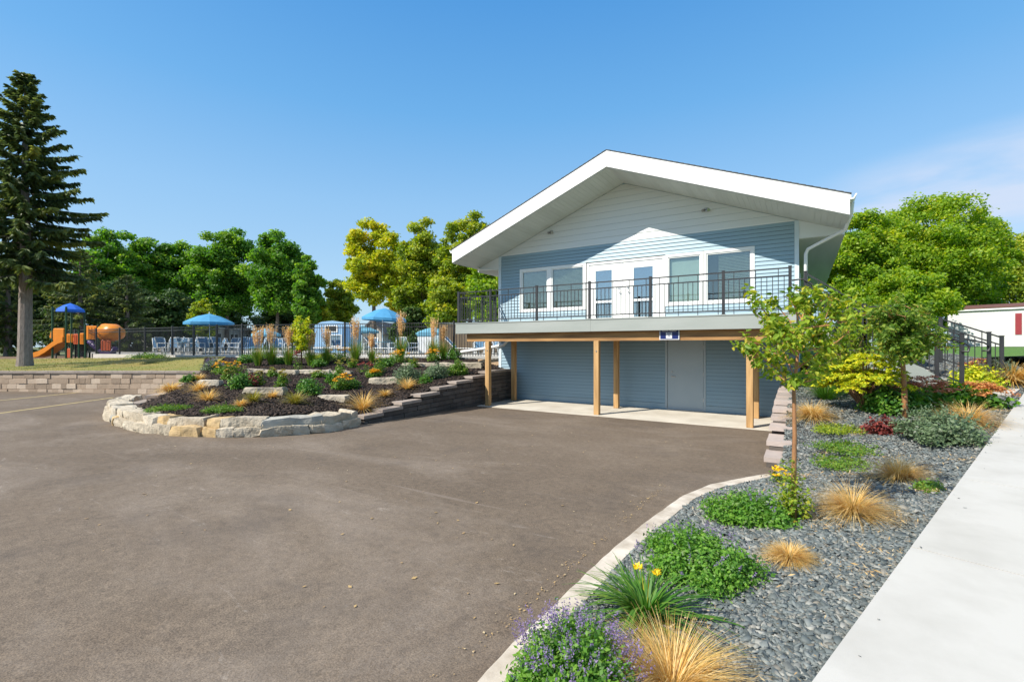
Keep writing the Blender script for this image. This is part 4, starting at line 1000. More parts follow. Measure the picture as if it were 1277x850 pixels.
umbrella(452, 406, 413, 38, 42, 'small pale blue umbrella beside the blue pool hut', G['umb2'])
umbrella(540, 408, 415, 34, 44, 'low blue umbrella near the balcony corner', G['umb2'])
def sling_chair(kind):
    c = empty('pool_chair', (0, 0, 0)); b = MB()
    if kind == 0:      # upright arm chair
        for s_ in (-.27, .27):
            b.tube([(s_, -.3, 0), (s_, -.27, .42), (s_, -.27, .64), (s_, .22, .66), (s_, .30, 0)],   .024, 6); b.tube([(s_, -.25, .42), (s_, .2, .38), (s_, .42, .98)],   .024, 6)
        b.tube([(-.27, .42, .98), (.27, .42, .98)],   .024, 6); b.build('frame', G['wframe'], c)
        b = MB(); b.add([(-.25,-.24,.43),(.25,-.24,.43),(.25,.2,.385),(-.25,.2,.385),(.25,.4,.95),(-.25,.4,.95),(-.25,-.24,.42),(.25,-.24,.42),(.25,.21,.37),(-.25,.21,.37),(.25,.415,.95),(-.25,.415,.95)], [(0,1,2,3),(3,2,4,5),(6,9,8,7),(9,11,10,8),(0,6,7,1),(5,4,10,11)]); b.build('sling', G['sling'], c)
    else:              # lounger with raised back
        for s_ in (-.32, .32):
            b.tube([(s_, -.95, .36), (s_, .35, .38), (s_, .95, .98)], .02, 6); b.tube([(s_, -.8, .36), (s_, -.75, 0)],   .024, 6); b.tube([(s_, .45, .40), (s_, .15, 0), (s_, .75, 0), (s_, .5, .42)],   .024, 6)
        b.tube([(-.32, .95, .98), (.32, .95, .98)], .02, 6); b.tube([(-.32, -.95, .36), (.32, -.95, .36)], .02, 6); b.build('frame', G['wframe'], c)
        b = MB(); b.add([(-.3,-.92,.365),(.3,-.92,.365),(.3,.34,.385),(-.3,.34,.385),(.3,.93,.96),(-.3,.93,.96),(-.3,-.92,.355),(.3,-.92,.355),(.3,.35,.37),(-.3,.35,.37),(.3,.945,.96),(-.3,.945,.96)], [(0,1,2,3),(3,2,4,5),(6,9,8,7),(9,11,10,8),(0,6,7,1),(5,4,10,11)]); b.build('sling', G['sling'], c)
    return c
protos = [sling_chair(0), sling_chair(1)]; used = [False, False]
ORD = ['first','second','third','fourth','fifth','sixth','seventh','eighth','ninth','tenth','eleventh','twelfth','thirteenth','fourteenth','fifteenth','sixteenth','seventeenth','eighteenth','nineteenth','twentieth','twenty first','twenty second','twenty third','twenty fourth','twenty fifth']
ORD += [f'twenty {x}' for x in ('sixth','seventh','eighth','ninth')] + ['thirtieth'] + [f'thirty {x}' for x in ORD[:9]]
spots = [(200,29,1,1.3),(212,27.5,0,.6),(222,30,1,-1.2),(232,26.5,0,2.4),(243,27.5,0,.4),(252,29,0,-.7),(268,27.2,0,1.1),(276,25.8,0,2.2),(286,28,0,.2),(296,26,0,-1.0),(306,28.5,0,1.9),(313,25.6,1,.8),(322,27,0,-.4),(352,31,0,.9),(362,30,0,2.1),(462,28,0,.3),(476,27,1,1.9),(489,29,0,-.8),(502,28,0,1.2),(514,26.5,0,2.6),(577,24,1,2.0),(598,22.6,0,.5),(612,23.4,0,-.6),(624,24.5,0,1.3),(206,26.5,0,2.0),(218,25.8,0,-.3),(226,28.6,0,.9),(237,30,0,-1.4),(258,25.6,0,1.7),(291,30,0,2.5),(301,27.2,0,.5),(272,30.5,0,-.2),(344,28,0,1.4),(468,30,0,2.2),(494,25.8,0,.1),(520,28.6,0,-.5)]
spots.sort(); cnt = [0, 0]
for i, (px, D, k, rz) in enumerate(spots):
    p = at(px, 440, D); c = protos[k] if not used[k] else copy_tree(protos[k]); used[k] = True
    c.location = (p.x, p.y, 1.45); c.rotation_euler = (0, 0, rz); cnt[k] += 1
    kd = 'sling armchair' if k == 0 else 'reclining lounger'; wh = 'below the balcony edge' if px > 560 else ('right of the blue hut' if px > 400 else 'near the biggest umbrella' if px < 330 else 'by the yellow tree')
    tag(c, f'white and blue {kd} {wh}, {ORD[cnt[k]-1]} {"armchair" if k == 0 else "lounger"} from the left', 'chair', 'blue sling chairs on the pool deck')
# towel bin / tall white chair backs near the right umbrella
def lifeguard(px, D, label):
    p = at(px, 440, D); t = empty('deck_cabinet', (p.x, p.y, 1.45), YAW); tag(t, label, 'cabinet')
    b = MB(); b.cbox(-.42, .42, -.3, .3, .08, 1.05, .04); b.build('body', G['wframe'], t); b = MB(); b.prism([(-.46, 1.06), (.46, 1.06), (.36, 1.28), (-.36, 1.28)], 'y', -.32, .32); b.build('lid', G['umb2'], t)
lifeguard(531, 27, 'white rounded storage cabinet on the pool deck between tan plumes')
for (px, D, wd, label) in [(236, 26, 1.0, 'round pool table below the big blue umbrella, left of its pole'), (262, 27, 1.1, 'round pool table around the pole of the big blue umbrella'), (478, 27, 1.1, 'round white pool table below the tall blue umbrella')]:
    p = at(px, 440, D); t = empty('pool_table', (p.x, p.y - (0 if px != 262 and px != 478 else .0), 1.45), 0); tag(t, label, 'table', 'round tables on the pool deck')
    b = MB(); b.tube([(0,0,.70),(0,0,.725)], [wd/2, wd/2], 20); b.build('table_top', G['umb2'], t)
    for i in range(4): b = MB(); a_ = i * 1.571 + .5; b.tube([(.36*math.cos(a_), .36*math.sin(a_), 0), (.3*math.cos(a_), .3*math.sin(a_), .70)],   .024, 6); b.build('leg', G['wframe'], t)

# ---- buildings across the pool
def longhome():
    a = at(230, 431, 47); c = at(330, 431, 66); an = math.atan2(c.y - a.y, c.x - a.x); Lh = (c - a).length
    h = empty('mobile_home', (a.x, a.y, 1.0), an); tag(h, 'long pale mobile home with small dark windows behind the big pool umbrella', 'mobile home')
    b = MB(); b.box(0, Lh, 0, 4.5, 0, 2.95); b.build('wall', G['pale'], h)
    b = MB(); b.prism([(-.15, 2.952), (-.15, 3.05), (2.25, 3.25), (4.65, 3.05), (4.65, 2.952)], 'x', -.15, Lh + .15); b.build('roof', G['white'], h)
    x = 1.2
    while x < Lh - 2:
        for s_ in (0, 1.1): 
            f = MB(); frame(f, x + s_, x + s_ + .8, 1.2, 2.4, .05, -.04, -.001); wf = f.build('window', G['white'], h); p = MB(); p.box(x + s_ + .05, x + s_ + .75, -.03, -.02, 1.25, 2.35); p.build('pane', G['dark'], wf)
        x += 4.0
    f = MB(); f.box(-.04, -.001, 1.6, 3.4, 1.3, 2.4); f.build('window', G['dark'], h)
    return h
longhome()
def kiosk():
    a = at(392, 440, 33); k = empty('pool_hut', (a.x, a.y, 1.45), YAW); tag(k, 'pale blue pool hut with rounded roof and a white framed window', 'hut'); wd = 45 * 33 / FP
    b = MB(); b.prism([(0, 0), (wd, 0), (wd, 1.9), (wd*.82, 2.16), (wd*.5, 2.28), (wd*.2, 2.2), (0, 1.95)], 'y', 0, 2.4); b.build('wall', G['kiosk'], k)
    b = MB(); b.box(wd*.78, wd + .01, -.02, -.001, 0, 1.85); b.build('side_panel', G['kioskd'], k)
    f = MB(); frame(f, .75, 1.65, 1.45, 1.95, .07, -.05, -.001); wf = f.build('window', G['white'], k); p = MB(); p.box(.82, 1.58, -.03, -.02, 1.52, 1.88); p.build('pane', G['dark'], wf)
    f = MB(); frame(f, 1.15, 1.95, .45, 1.30, .06, -.05, -.001); wf = f.build('window', G['white'], k); p = MB(); p.box(1.21, 1.89, -.03, -.02, .51, 1.24); p.build('pane', G['glass2'], wf)
    b = MB(); b.box(.86, 1.10, -.06, -.001, .0, 1.35); b.build('pillar', G['fencewood'], k)
    b = MB(); b.box(-.05, wd + .05, -.09, -.061, .30, .42); b.build('rail', G['wframe'], k)
kiosk()
def gable_house(px, D, wpx, hpx, label, wall, roof, rz=0, z0=1.0):
    a = at(px, 431, D); k = empty('house', (a.x, a.y, z0), YAW + rz); tag(k, label, 'house'); wd = wpx * D / FP; ht = hpx * D / FP + (EYE - z0)
    b = MB(); b.prism([(0, 0), (wd, 0), (wd, ht * .66), (wd/2, ht * .98), (0, ht * .66)], 'y', 0, 8); b.build('wall', wall, k)
    b = MB(); b.prism([(-.4, ht*.60), (wd/2, ht*.99), (wd + .4, ht*.60), (wd + .4, ht*.66), (wd/2, ht*1.06), (-.4, ht*.66)], 'y', -.4, 8.4); b.build('roof', roof, k)
    for x in (.2, .62):
        f = MB(); frame(f, wd*x, wd*(x+.18), ht*.25, ht*.5, .06, -.05, -.001); wf = f.build('window', G['white'], k); p = MB(); p.box(wd*x + .06, wd*(x+.18) - .06, -.03, -.02, ht*.25 + .06, ht*.5 - .06); p.build('pane', G['dark'], wf)
gable_house(452, 52, 24, 30, 'far pale house with a dark gable roof below the tall umbrella', G['pale'], G['greyroof'])
gable_house(492, 58, 26, 18, 'far low grey roofed house behind the tan reed plume', G['home'], G['greyroof'], .1)
gable_house(318, 60, 40, 20, 'far low dark roofed house behind the small pale umbrella', G['pale'], G['greyroof'], -.1)
# cedar fence
cf_ = empty('wooden_fence', (0, 0, 0)); tag(cf_, 'tan vertical board fence across the pool beside the balcony', 'wooden fence')
a = at(548, 440, 30); c = at(632, 440, 33); b = MB(); nb = 44
for i in range(nb):
    p = a.lerp(c, i / nb); q_ = a.lerp(c, (i + .92) / nb); h = 2.9 + rs.uniform(-.02, .02); nn = Vector((-(c-a).normalized().y, (c-a).normalized().x, 0)) * .02
    b.add([(p.x, p.y, 1.45), (q_.x, q_.y, 1.45), (q_.x + nn.x, q_.y + nn.y, 1.45), (p.x + nn.x, p.y + nn.y, 1.45), (p.x, p.y, h + .45), (q_.x, q_.y, h + .45), (q_.x + nn.x, q_.y + nn.y, h + .45), (p.x + nn.x, p.y + nn.y, h + .45)], [(0,3,2,1),(4,5,6,7),(0,1,5,4),(1,2,6,5),(2,3,7,6),(3,0,4,7)], rs.random())
b.build('boards', G['fencewood'], cf_)
b = MB(); b.bar((a.x, a.y, 3.42), (c.x, c.y, 3.42), .12, .04); b.build('cap_rail', G['white'], cf_)

# ================================================================= PLAYGROUND
pg0 = at(38, 449, 29); S = 29 / FP
pg = empty('playground_set', (pg0.x, pg0.y, 1.065), YAW); tag(pg, 'orange plastic playground set with slide, tunnel and blue canopy', 'playground set')
def lx(px): return (px - 38) * S
def lz(py): return (449.5 - py) * S
for px in (65.5, 82.5, 89, 98.5, 106.5, 122.5):
    for yy in (0, 1.25):
        top = 383 if px in (65.5, 82.5) else (405 if px > 104 else 412)
        b = MB(); b.tube([(lx(px), yy, 0), (lx(px), yy, lz(top))], .055, 10); b.build('post', G['pgreen'], pg, smooth=False)
b = MB(); cx_ = lx(76); n = 8; z0 = lz(389); z1 = lz(377.5); vs = [(cx_, .62, z1)]
for rr, zz in ((.36, z1 - .16), (.70, z0 + .16), (.74, z0)):
    for i in range(n): t = 2 * math.pi * (i + .5) / n; vs.append((cx_ + rr * 1.0 * math.cos(t), .62 + rr * 1.0 * math.sin(t), zz))
fs = [(0, 1+i, 1+(i+1) % n) for i in range(n)]
for j in range(2):
    for i in range(n): k = (i+1) % n; fs.append((1+j*n+i, 1+(j+1)*n+i, 1+(j+1)*n+k, 1+j*n+k))
b.add(vs, fs); b.build('canopy', G['pblue'], pg)
b = MB(); path = [(lx(80), .3, lz(426)), (lx(74), .3, lz(428)), (lx(66), .3, lz(433)), (lx(58), .3, lz(439)), (lx(50), .3, lz(443.5)), (lx(41), .3, lz(446))]
for (a, c) in zip(path, path[1:]):
    for dy, h in ((-.38, .26), (.38, .26)):
        b.add([(a[0], a[1]+dy-.03, a[2]-.05), (c[0], c[1]+dy-.03, c[2]-.05), (c[0], c[1]+dy+.03, c[2]-.05), (a[0], a[1]+dy+.03, a[2]-.05), (a[0], a[1]+dy-.03, a[2]+h), (c[0], c[1]+dy-.03, c[2]+h), (c[0], c[1]+dy+.03, c[2]+h), (a[0], a[1]+dy+.03, a[2]+h)], [(0,1,2,3),(4,7,6,5),(0,4,5,1),(2,6,7,3),(0,3,7,4),(1,5,6,2)])
    b.add([(a[0], a[1]-.38, a[2]), (c[0], c[1]-.38, c[2]), (c[0], c[1]+.38, c[2]), (a[0], a[1]+.38, a[2]), (a[0], a[1]-.38, a[2]-.05), (c[0], c[1]-.38, c[2]-.05), (c[0], c[1]+.38, c[2]-.05), (a[0], a[1]+.38, a[2]-.05)], [(0,3,2,1),(4,5,6,7)])
b.build('slide', G['orange'], pg)
b = MB(); b.cbox(lx(67), lx(81), -.06, .04, lz(427), lz(410), .04); b.prism([(lx(62), lz(421)), (lx(67.5), lz(425)), (lx(67.5), lz(412)), (lx(64), lz(414))], 'y', -.03, .02); b.build('slide_hood', G['orange'], pg)
for i, (p0, p1, t, bo, mt) in enumerate([(83.5, 91, 417, 428, 'orange'), (92, 99, 417, 430, 'orangered'), (100, 105, 416, 430, 'orange'), (108, 121, 407, 424, 'orange')]):
    b = MB(); b.cbox(lx(p0), lx(p1), -.04, .03, lz(bo), lz(t), .02)
    for q_ in range(3): xx = lx(p0) + (lx(p1) - lx(p0)) * (q_ + .7) / 3.4; b.box(xx, xx + .03, -.06, -.041, lz(bo) + .08, lz(t) - .08)
    b.build('panel', G[mt], pg)
b = MB(); b.tube([(lx(123), .4, lz(415)), (lx(136), .4, lz(415.5)), (lx(141), .4, lz(418)), (lx(144), .4, lz(421))], [.56, .56, .46, .26], 16); b.build('tunnel', G['orange'], pg, smooth=True)
b = MB(); b.cbox(lx(126), lx(139), -.05, .02, lz(438), lz(425), .03); b.build('lower_panel', G['orangered'], pg)
b = MB(); b.box(lx(83), lx(124), .02, 1.25, lz(430) , lz(428)); b.box(lx(66), lx(83), .05, 1.25, lz(427.5), lz(426)); b.build('platform', G['pgreen'], pg)
b = MB(); b.tube([(lx(110), .1, lz(426)), (lx(118), .1, lz(434)), (lx(126), .1, lz(440)), (lx(138), .1, lz(441)), (lx(143), .1, lz(434))], .16, 8); b.build('climber', G['purple'], pg, smooth=True)
b = MB(); b.cbox(lx(83.5), lx(90), -.02, .04, lz(447), lz(435), .03); b.build('lower_panel', G['orangered'], pg)

# ================================================================= TREES
def crown_tree(name, loc, H_, crown, trunk_r, mat, label, group=None, nleaf=9000, ls=.3, nclump=60, seed=1, barkm='bark', bot=.2, lean=0, rz=0, limbs=9, shape=None, cr=.30, cat='tree', up=.6, trunk_split=None):
    """crown=(rx, ry, rz) ; crown centre at H-rz"""
    global rng
    r0 = rng; rng = np.random.default_rng(seed); rs = random.Random(seed)
    rx, ry, rz_ = crown; t = empty(name, loc, rs.random() * 6); tag(t, label, cat, group)
    H_ *= 1.045; nclump = int(nclump * 2.3); cr *= .78; ls *= .55; nleaf = int(nleaf * 1.15); nleaf = int(nleaf * 2.3)
    cc = np.array([lean, 0, H_ - rz_])
    u = unit(nclump); rad = rng.random(nclump) ** (1 / 2.6); C = u * rad[:, None]
    C[:, 2] = np.where(C[:, 2] < 0, C[:, 2] * (1 - bot), C[:, 2])
    if shape: C[:, :2] *= np.interp(C[:, 2], *shape)[:, None]
    C = C * np.array([rx, ry, rz_]) * (1 - cr * .55) * rng.uniform(.88, 1.08, (nclump, 1)) + cc
    csz = rng.uniform(.55, 1.3, nclump) * cr * min(rx, rz_) 
    per = nleaf // nclump; q = QA()
    for i in range(nclump):
        n = int(per * (csz[i] / (cr * min(rx, rz_))) ** 2 * 1.1) + 8
        v = unit(n); v *= (rng.random(n) ** (1 / 1.9))[:, None] * rng.uniform(.8, 1.25, (n, 1)); P = C[i] + v * csz[i] * np.array([1.15, 1.15, .75])
        out = (P - C[i]); out /= np.linalg.norm(out, axis=1)[:, None] + 1e-6
        Vq, Fq = leaf_quads(P, ls, up=up, asp=.6, outward=out * .7)
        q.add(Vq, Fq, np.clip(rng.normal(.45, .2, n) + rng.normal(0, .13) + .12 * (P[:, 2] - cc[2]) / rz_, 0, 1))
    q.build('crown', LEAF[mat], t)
    b = MB(); zc = H_ - 2 * rz_ * .97; ztop = H_ - rz_ * .7
    pts = [Vector((0, 0, -.2)), Vector((rs.uniform(-.1,.1)*trunk_r*4, 0, H_*.15)), Vector((lean * .4, rs.uniform(-.2,.2), max(.2*H_, zc * .9 + H_*.1))), Vector((lean, 0, ztop))]
    b.tube(pts, [trunk_r * 1.25, trunk_r, trunk_r * .8, trunk_r * .25], 8)
    b.build('trunk', G[barkm], t)
    b = MB(); idx = rng.choice(nclump, min(limbs, nclump), replace=False)
    for i in idx:
        f = rs.uniform(.25, .8); s0 = pts[2].lerp(pts[3], f); e = Vector(C[i]); m_ = s0.lerp(e, .5) + Vector((0, 0, -.05 * H_ * rs.random()))
        b.tube([s0, m_, e], [trunk_r * .38, trunk_r * .22, trunk_r * .06], 6)
    b.build('limbs', G[barkm], t)
    rng = r0
    return t
def bgtree(px, top, wpx, D, mat, label, zb=1.1, **kw):
    p = at(px, 431, D); H_ = (431 - top) * D / FP + EYE - zb; rx = wpx * D / FP / 2
    rzf = kw.pop('rzf', .44)
    return crown_tree(kw.pop('name', 'broadleaf_tree'), (p.x, p.y, zb), H_, (rx, rx * .9, H_ * rzf), kw.pop('tr', .22), mat, label, kw.pop('group', 'trees beyond the pool'), **kw)
bgtree(128, 292, 74, 50, 'green', 'dark green broadleaf tree just right of the tall spruce', seed=11, nleaf=12000)
bgtree(170, 288, 76, 54, 'green', 'tall round green tree left of the big blue umbrella', seed=12, nleaf=14000)
bgtree(226, 294, 70, 57, 'green', 'dark green tree behind the big blue umbrella, left side', seed=13, nleaf=13000)
bgtree(283, 284, 82, 55, 'green', 'broad green tree with the highest rounded top above the big blue umbrella', seed=14, nleaf=15000)
bgtree(345, 288, 80, 53, 'green', 'full green tree behind the yellow young tree', seed=15, nleaf=15000)
bgtree(384, 318, 44, 50, 'green', 'lower dark green tree at the right edge of the green row', seed=16, nleaf=8000)
bgtree(421, 348, 48, 58, 'olive', 'small olive green tree before the sky gap', seed=17, nleaf=7000, ls=.26)
bgtree(398, 372, 34, 52, 'olive', 'low yellowish tree above the blue pool hut', seed=27, nleaf=5000, ls=.24, rzf=.48)
bgtree(466, 269, 74, 46, 'yellow', 'yellowing maple standing just right of the sky gap', seed=18, nleaf=13000, ls=.26, rzf=.40, cr=.27)
bgtree(527, 273, 72, 44, 'olive', 'rounded yellow topped maple left of the roof eave', seed=19, nleaf=15000, ls=.26, rzf=.47)
bgtree(498, 300, 40, 50, 'yellow', 'golden narrow tree between the two yellowing maples', seed=28, nleaf=6000, ls=.26)
bgtree(585, 272, 90, 40, 'olive', 'loose feathery green tree behind the left roof eave', seed=20, nleaf=13000, ls=.22, cr=.2, nclump=90)
bgtree(620, 312, 80, 34, 'bright', 'dense leafy tree behind the balcony railing', seed=29, nleaf=11000, ls=.22)
bgtree(556, 345, 60, 36, 'olive', 'lower leafy tree behind the cedar fence', seed=30, nleaf=8000, ls=.2)
for i, (px, top, wpx, D, lb) in enumerate([(70, 330, 70, 45, 'dark evergreen shrub mass behind the playground slide'), (150, 345, 70, 43, 'dark evergreen behind the orange tunnel'), (205, 360, 70, 44, 'dark shrub behind the left end of the pool fence'), (270, 375, 80, 62, 'dark shrub behind the long pale mobile home'), (350, 378, 80, 64, 'dark shrub behind the small pale umbrella'), (10, 330, 90, 46, 'dark evergreen mass left of the spruce trunk'), (510, 385, 50, 42, 'dark shrub under the rounded yellow topped maple')]):
    bgtree(px, top, wpx, D, 'dark', lb, seed=40 + i, nleaf=9000, ls=.28, rzf=.5, name='evergreen_shrub', bot=.0, cat='shrub', group='dark shrubs behind the pool')
bgtree(252, 372, 36, 42, 'olive', 'small rusty olive shrub left of the long pale mobile home', seed=51, nleaf=3500, ls=.2, rzf=.46, cat='shrub', name='shrub', group='dark shrubs behind the pool')
# right side
RG = 'trees beyond the right lawn'
bgtree(1068, 256, 96, 36, 'bright', 'bright green tree beside the right roof eave', zb=1.9, seed=61, nleaf=17000, ls=.2, rzf=.48, group=RG, bot=0)
bgtree(1150, 245, 160, 40, 'bright', 'broad yellow green maple filling the sky right of the roof', zb=1.9, seed=62, nleaf=30000, ls=.22, rzf=.48, nclump=120, cr=.22, group=RG, bot=0)
bgtree(1218, 262, 80, 43, 'bright', 'green maple with a long limb reaching right into the sky', zb=1.9, seed=63, nleaf=13000, ls=.22, rzf=.45, cr=.24, group=RG)
bgtree(1262, 275, 110, 52, 'olive', 'olive green tree behind the mobile home', zb=1.9, seed=64, nleaf=16000, ls=.24, rzf=.48, group=RG, bot=0)
bgtree(1350, 270, 120, 50, 'olive', 'olive tree at the far right edge behind the mobile home', zb=1.9, seed=65, nleaf=9000, ls=.28, rzf=.48, group=RG, bot=0)
bgtree(1120, 335, 110, 32, 'bright', 'lower green tree behind the staircase', zb=1.9, seed=66, nleaf=13000, ls=.19, rzf=.5, group=RG, bot=0)
bgtree(1200, 330, 70, 47, 'dark', 'dark undergrowth tree left of the mobile home roof', zb=1.9, seed=67, nleaf=7000, ls=.24, rzf=.5, group=RG, bot=0)
bgtree(1065, 350, 90, 42, 'dark', 'dark lower tree behind the right eave', zb=1.9, seed=68, nleaf=8000, ls=.24, rzf=.5, group=RG, bot=0)

def spruce(loc, H_, rad, seed, label, zcut=.16, nb=230, tr=.27, dens=34, group=None):
    global rng
    r0 = rng; rng = np.random.default_rng(seed); rs = random.Random(seed)
    t = empty('spruce_tree', loc); tag(t, label, 'spruce tree', group)
    b = MB(); b.tube([(0,0,-.2), (.02,0,.5), (0,.03,H_*.35), (.03,0,H_*.7), (0,0,H_*.985)], [tr*1.25, tr, tr*.8, tr*.4, .02], 10); b.build('trunk', G['sbark'], t)
    bb = MB(); q = QA()
    for i in range(nb):
        f = zcut + (1 - zcut) * (i + rs.random()) / nb; h = H_ * f ** .93; a = i * 2.399 + rs.uniform(-.4, .4)
        Lb = rad * (1.02 - f) ** .72 * (rs.uniform(.5, 1.12) if f > .25 else rs.uniform(.6, 1.0)) * (1 + .25 * noise.noise(Vector((a % 6.283 * .9, f * 5, seed)))) * (1 if f > .3 else .75 + .25 * f / .3); 
        if Lb < .25: Lb = .25
        rise = .75 * f - .38 + rs.uniform(-.12, .12); pts = []
        for k in range(6):
            s = k / 5; pts.append(Vector((math.cos(a) * Lb * s, math.sin(a) * Lb * s, h + Lb * (rise * s - (.28 - .15 * f) * s * s + .22 * s ** 3.2))))
        if i % 2 == 0 or f < .5: bb.tube(pts, [.035 * (1.2 - f), .028 * (1.2-f), .022 * (1.2-f), .016, .011, .006], 5, cap=False)
        n = int(dens * Lb) + 6; s = rng.random(n) ** .75; s = .12 + .88 * s
        P0 = np.array([tuple(p) for p in pts]); kk = np.minimum((s * 5).astype(int), 4); fr = (s * 5 - kk)[:, None]; B = P0[kk] * (1 - fr) + P0[kk + 1] * fr
        # side sprays, hanging where the branch is long
        side = rng.choice([-1, 1], n); d = np.stack([np.cos(a + side * rng.uniform(.5, 1.25, n)), np.sin(a + side * rng.uniform(.5, 1.25, n)), -rng.uniform(.2, 2.6, n) * (1.2 - f)], 1)
        d /= np.linalg.norm(d, axis=1)[:, None]; ln = (rng.uniform(.22, .62, n) * (1.15 - .6 * f) * (1.15 - .5 * s))[:, None]
        E = B + d * ln
        rv = np.clip(rng.normal(.36, .2) + rng.normal(0, .16, n) + .25 * (s - .6), 0, 1)
        for w_, tw_ in ((.05, 0), (.045, 1)):          # crossed narrow sprays
            up = unit(n) * .5 + np.array([0, 0, 1.]) if tw_ == 0 else unit(n)
            wv = np.cross(d, up); wv /= np.linalg.norm(wv, axis=1)[:, None] + 1e-9; wv *= w_ * rng.uniform(.7, 1.3, (n, 1))
            V = np.stack([B - wv * .5, (B + E) / 2 - wv * 1.1 + rng.normal(0, .012, (n, 3)), E, (B + E) / 2 + wv * 1.1], 1).reshape(-1, 3)
            q.add(V, np.arange(4 * n).reshape(n, 4), rv)
    n = 60; B = np.stack([rng.normal(0, .05, n), rng.normal(0, .05, n), H_ - rng.random(n) * .6], 1); Vq, Fq = leaf_quads(B, .12, up=.2, asp=.3); q.add(Vq, Fq, .4)
    bb.build('branches', G['bark'], t); q.build('needles', LEAF['spruce'], t); rng = r0
    return t
sp = at(31, 453, 20.3); spz = hit_xy(lbv, sp.x, sp.y); spz = spz.z if spz else sp.z
spruce((sp.x, sp.y, spz), 12.7, 3.75, 5, 'tall drooping spruce with bare lower trunk left of the playground', nb=190, dens=66, zcut=.27, tr=.25)
p = at(-45, 450, 38); spruce((p.x, p.y, 1.05), 11.0, 3.6, 6, 'second spruce mostly cut off by the left picture edge', nb=150, dens=26)
p = at(100, 450, 38); spruce((p.x, p.y, 1.05), 8.8, 3.8, 8, 'dark shorter spruce behind the playground canopy', nb=150, dens=26, zcut=.1)
p = at(158, 450, 39); spruce((p.x, p.y, 1.05), 6.8, 3.4, 9, 'dark spruce between the orange tunnel and the pool fence', nb=130, dens=26, zcut=.06)
p = at(10, 450, 40); spruce((p.x, p.y, 1.05), 9, 3.6, 10, 'dark spruce standing behind the bare trunk of the tall one', nb=140, dens=24, zcut=.1)

# ================================================================= PLANTS
def place(px, py):
    for bv in (bbv, mbv, gbv, lbv):
        h = hit_px(bv, px, py)
        if h: return h
    return None
def mound(p, wd, ht, mat, label, name, cat, n=1600, ls=.022, spikes=None, group=None, nsp=0, asp=.55, splen=.12):
    t = empty(name, p, random.random() * 6); tag(t, label, cat, group); q = QA(); nst = max(24, n // 22)
    a = rng.random(nst) * 6.283; rr = np.sqrt(rng.random(nst)) * wd / 2; top = ht * np.sqrt(np.clip(1 - (rr / (wd / 2)) ** 2 * .92, .04, 1)) * rng.uniform(.72, 1.12, nst)
    ph = rng.random(4) * 6.28; lob = 1 + .16 * np.sin(2 * a + ph[0]) + .13 * np.sin(3 * a + ph[1]) + .10 * np.sin(5 * a + ph[2]) + .06 * np.sin(9 * a + ph[3]); rr = rr * lob; top = top * rng.uniform(.7, 1.15, nst)
    ex = np.cos(a) * rr; ey = np.sin(a) * rr; Pc = []; Rr = []
    for i in range(nst):
        m_ = max(6, int(n / nst)); s = rng.random(m_) ** .55; c = np.stack([ex[i] * (.55 + .45 * s), ey[i] * (.55 + .45 * s), top[i] * s], 1) + rng.normal(0, ls * 1.5, (m_, 3)); c[:, 2] = np.abs(c[:, 2]); Pc.append(c); Rr.append(np.clip(rng.normal(.45, .2, m_) + rng.normal(0, .1), 0, 1))
    Pc = np.concatenate(Pc); Rr = np.concatenate(Rr); o = Pc / (np.linalg.norm(Pc, axis=1)[:, None] + 1e-6)
    V, F = leaf_quads(Pc, ls, up=.7, asp=asp, outward=o * .6); q.add(V, F, Rr)
    # thin stems
    B = np.stack([ex * .35, ey * .35, np.zeros(nst)], 1); V, F, k = blades(B, a, np.maximum(top, .02) * 1.1, np.clip(rr / (top + .02) * .5, 0, .7), .05, .004); q.add(V, F, .2)
    q.build('foliage', LEAF[mat], t)
    if spikes:
        q = QA(); m_ = nsp; a = rng.random(m_) * 6.283; rr = np.sqrt(rng.random(m_)) * wd / 2; z = ht * np.sqrt(np.clip(1 - (rr / (wd / 2)) ** 2 * .9, .05, 1)) * .95
        for i in range(m_):
            out = rr[i] / (wd / 2); k = 22; s = np.linspace(0, 1, k)[:, None]; L_ = splen * random.uniform(.6, 1.3)
            d = np.array([math.cos(a[i]) * out * .8, math.sin(a[i]) * out * .8, 1.]) + rng.normal(0, .15, 3); d /= np.linalg.norm(d)
            c = np.array([math.cos(a[i]) * rr[i], math.sin(a[i]) * rr[i], z[i]]) + d * L_ * s + rng.normal(0, .0045, (k, 3))
            V, F = leaf_quads(c, ls * .36, up=.2, asp=.75); q.add(V, F, rng.random(k))
        q.build('flower_spikes', LEAF[spikes], t)
    return t
def tuft(p, wd, ht, mat, label, name='grass_tuft', cat='ornamental grass', n=420, bw=.006, group='tan ornamental grasses', droop=.55):
    t = empty(name, p, random.random() * 6); tag(t, label, cat, group); q = QA(); a = rng.random(n) * 6.283; rr = rng.random(n) * wd * .10
    B = np.stack([np.cos(a) * rr, np.sin(a) * rr, np.zeros(n)], 1); ln = np.hypot(wd / 2, ht); L_ = rng.uniform(.62, 1.12, n) * ln * 1.02
    V, F, k = blades(B, a + rng.normal(0, .35, n), L_, rng.uniform(.12, .97, n) ** .8, rng.uniform(.2, droop, n), bw * rng.uniform(.6, 1.3, n), 5); q.add(V, F, rep(np.clip(rng.normal(.5, .25, n), 0, 1), k))
    q.build('blades', LEAF[mat], t); return t
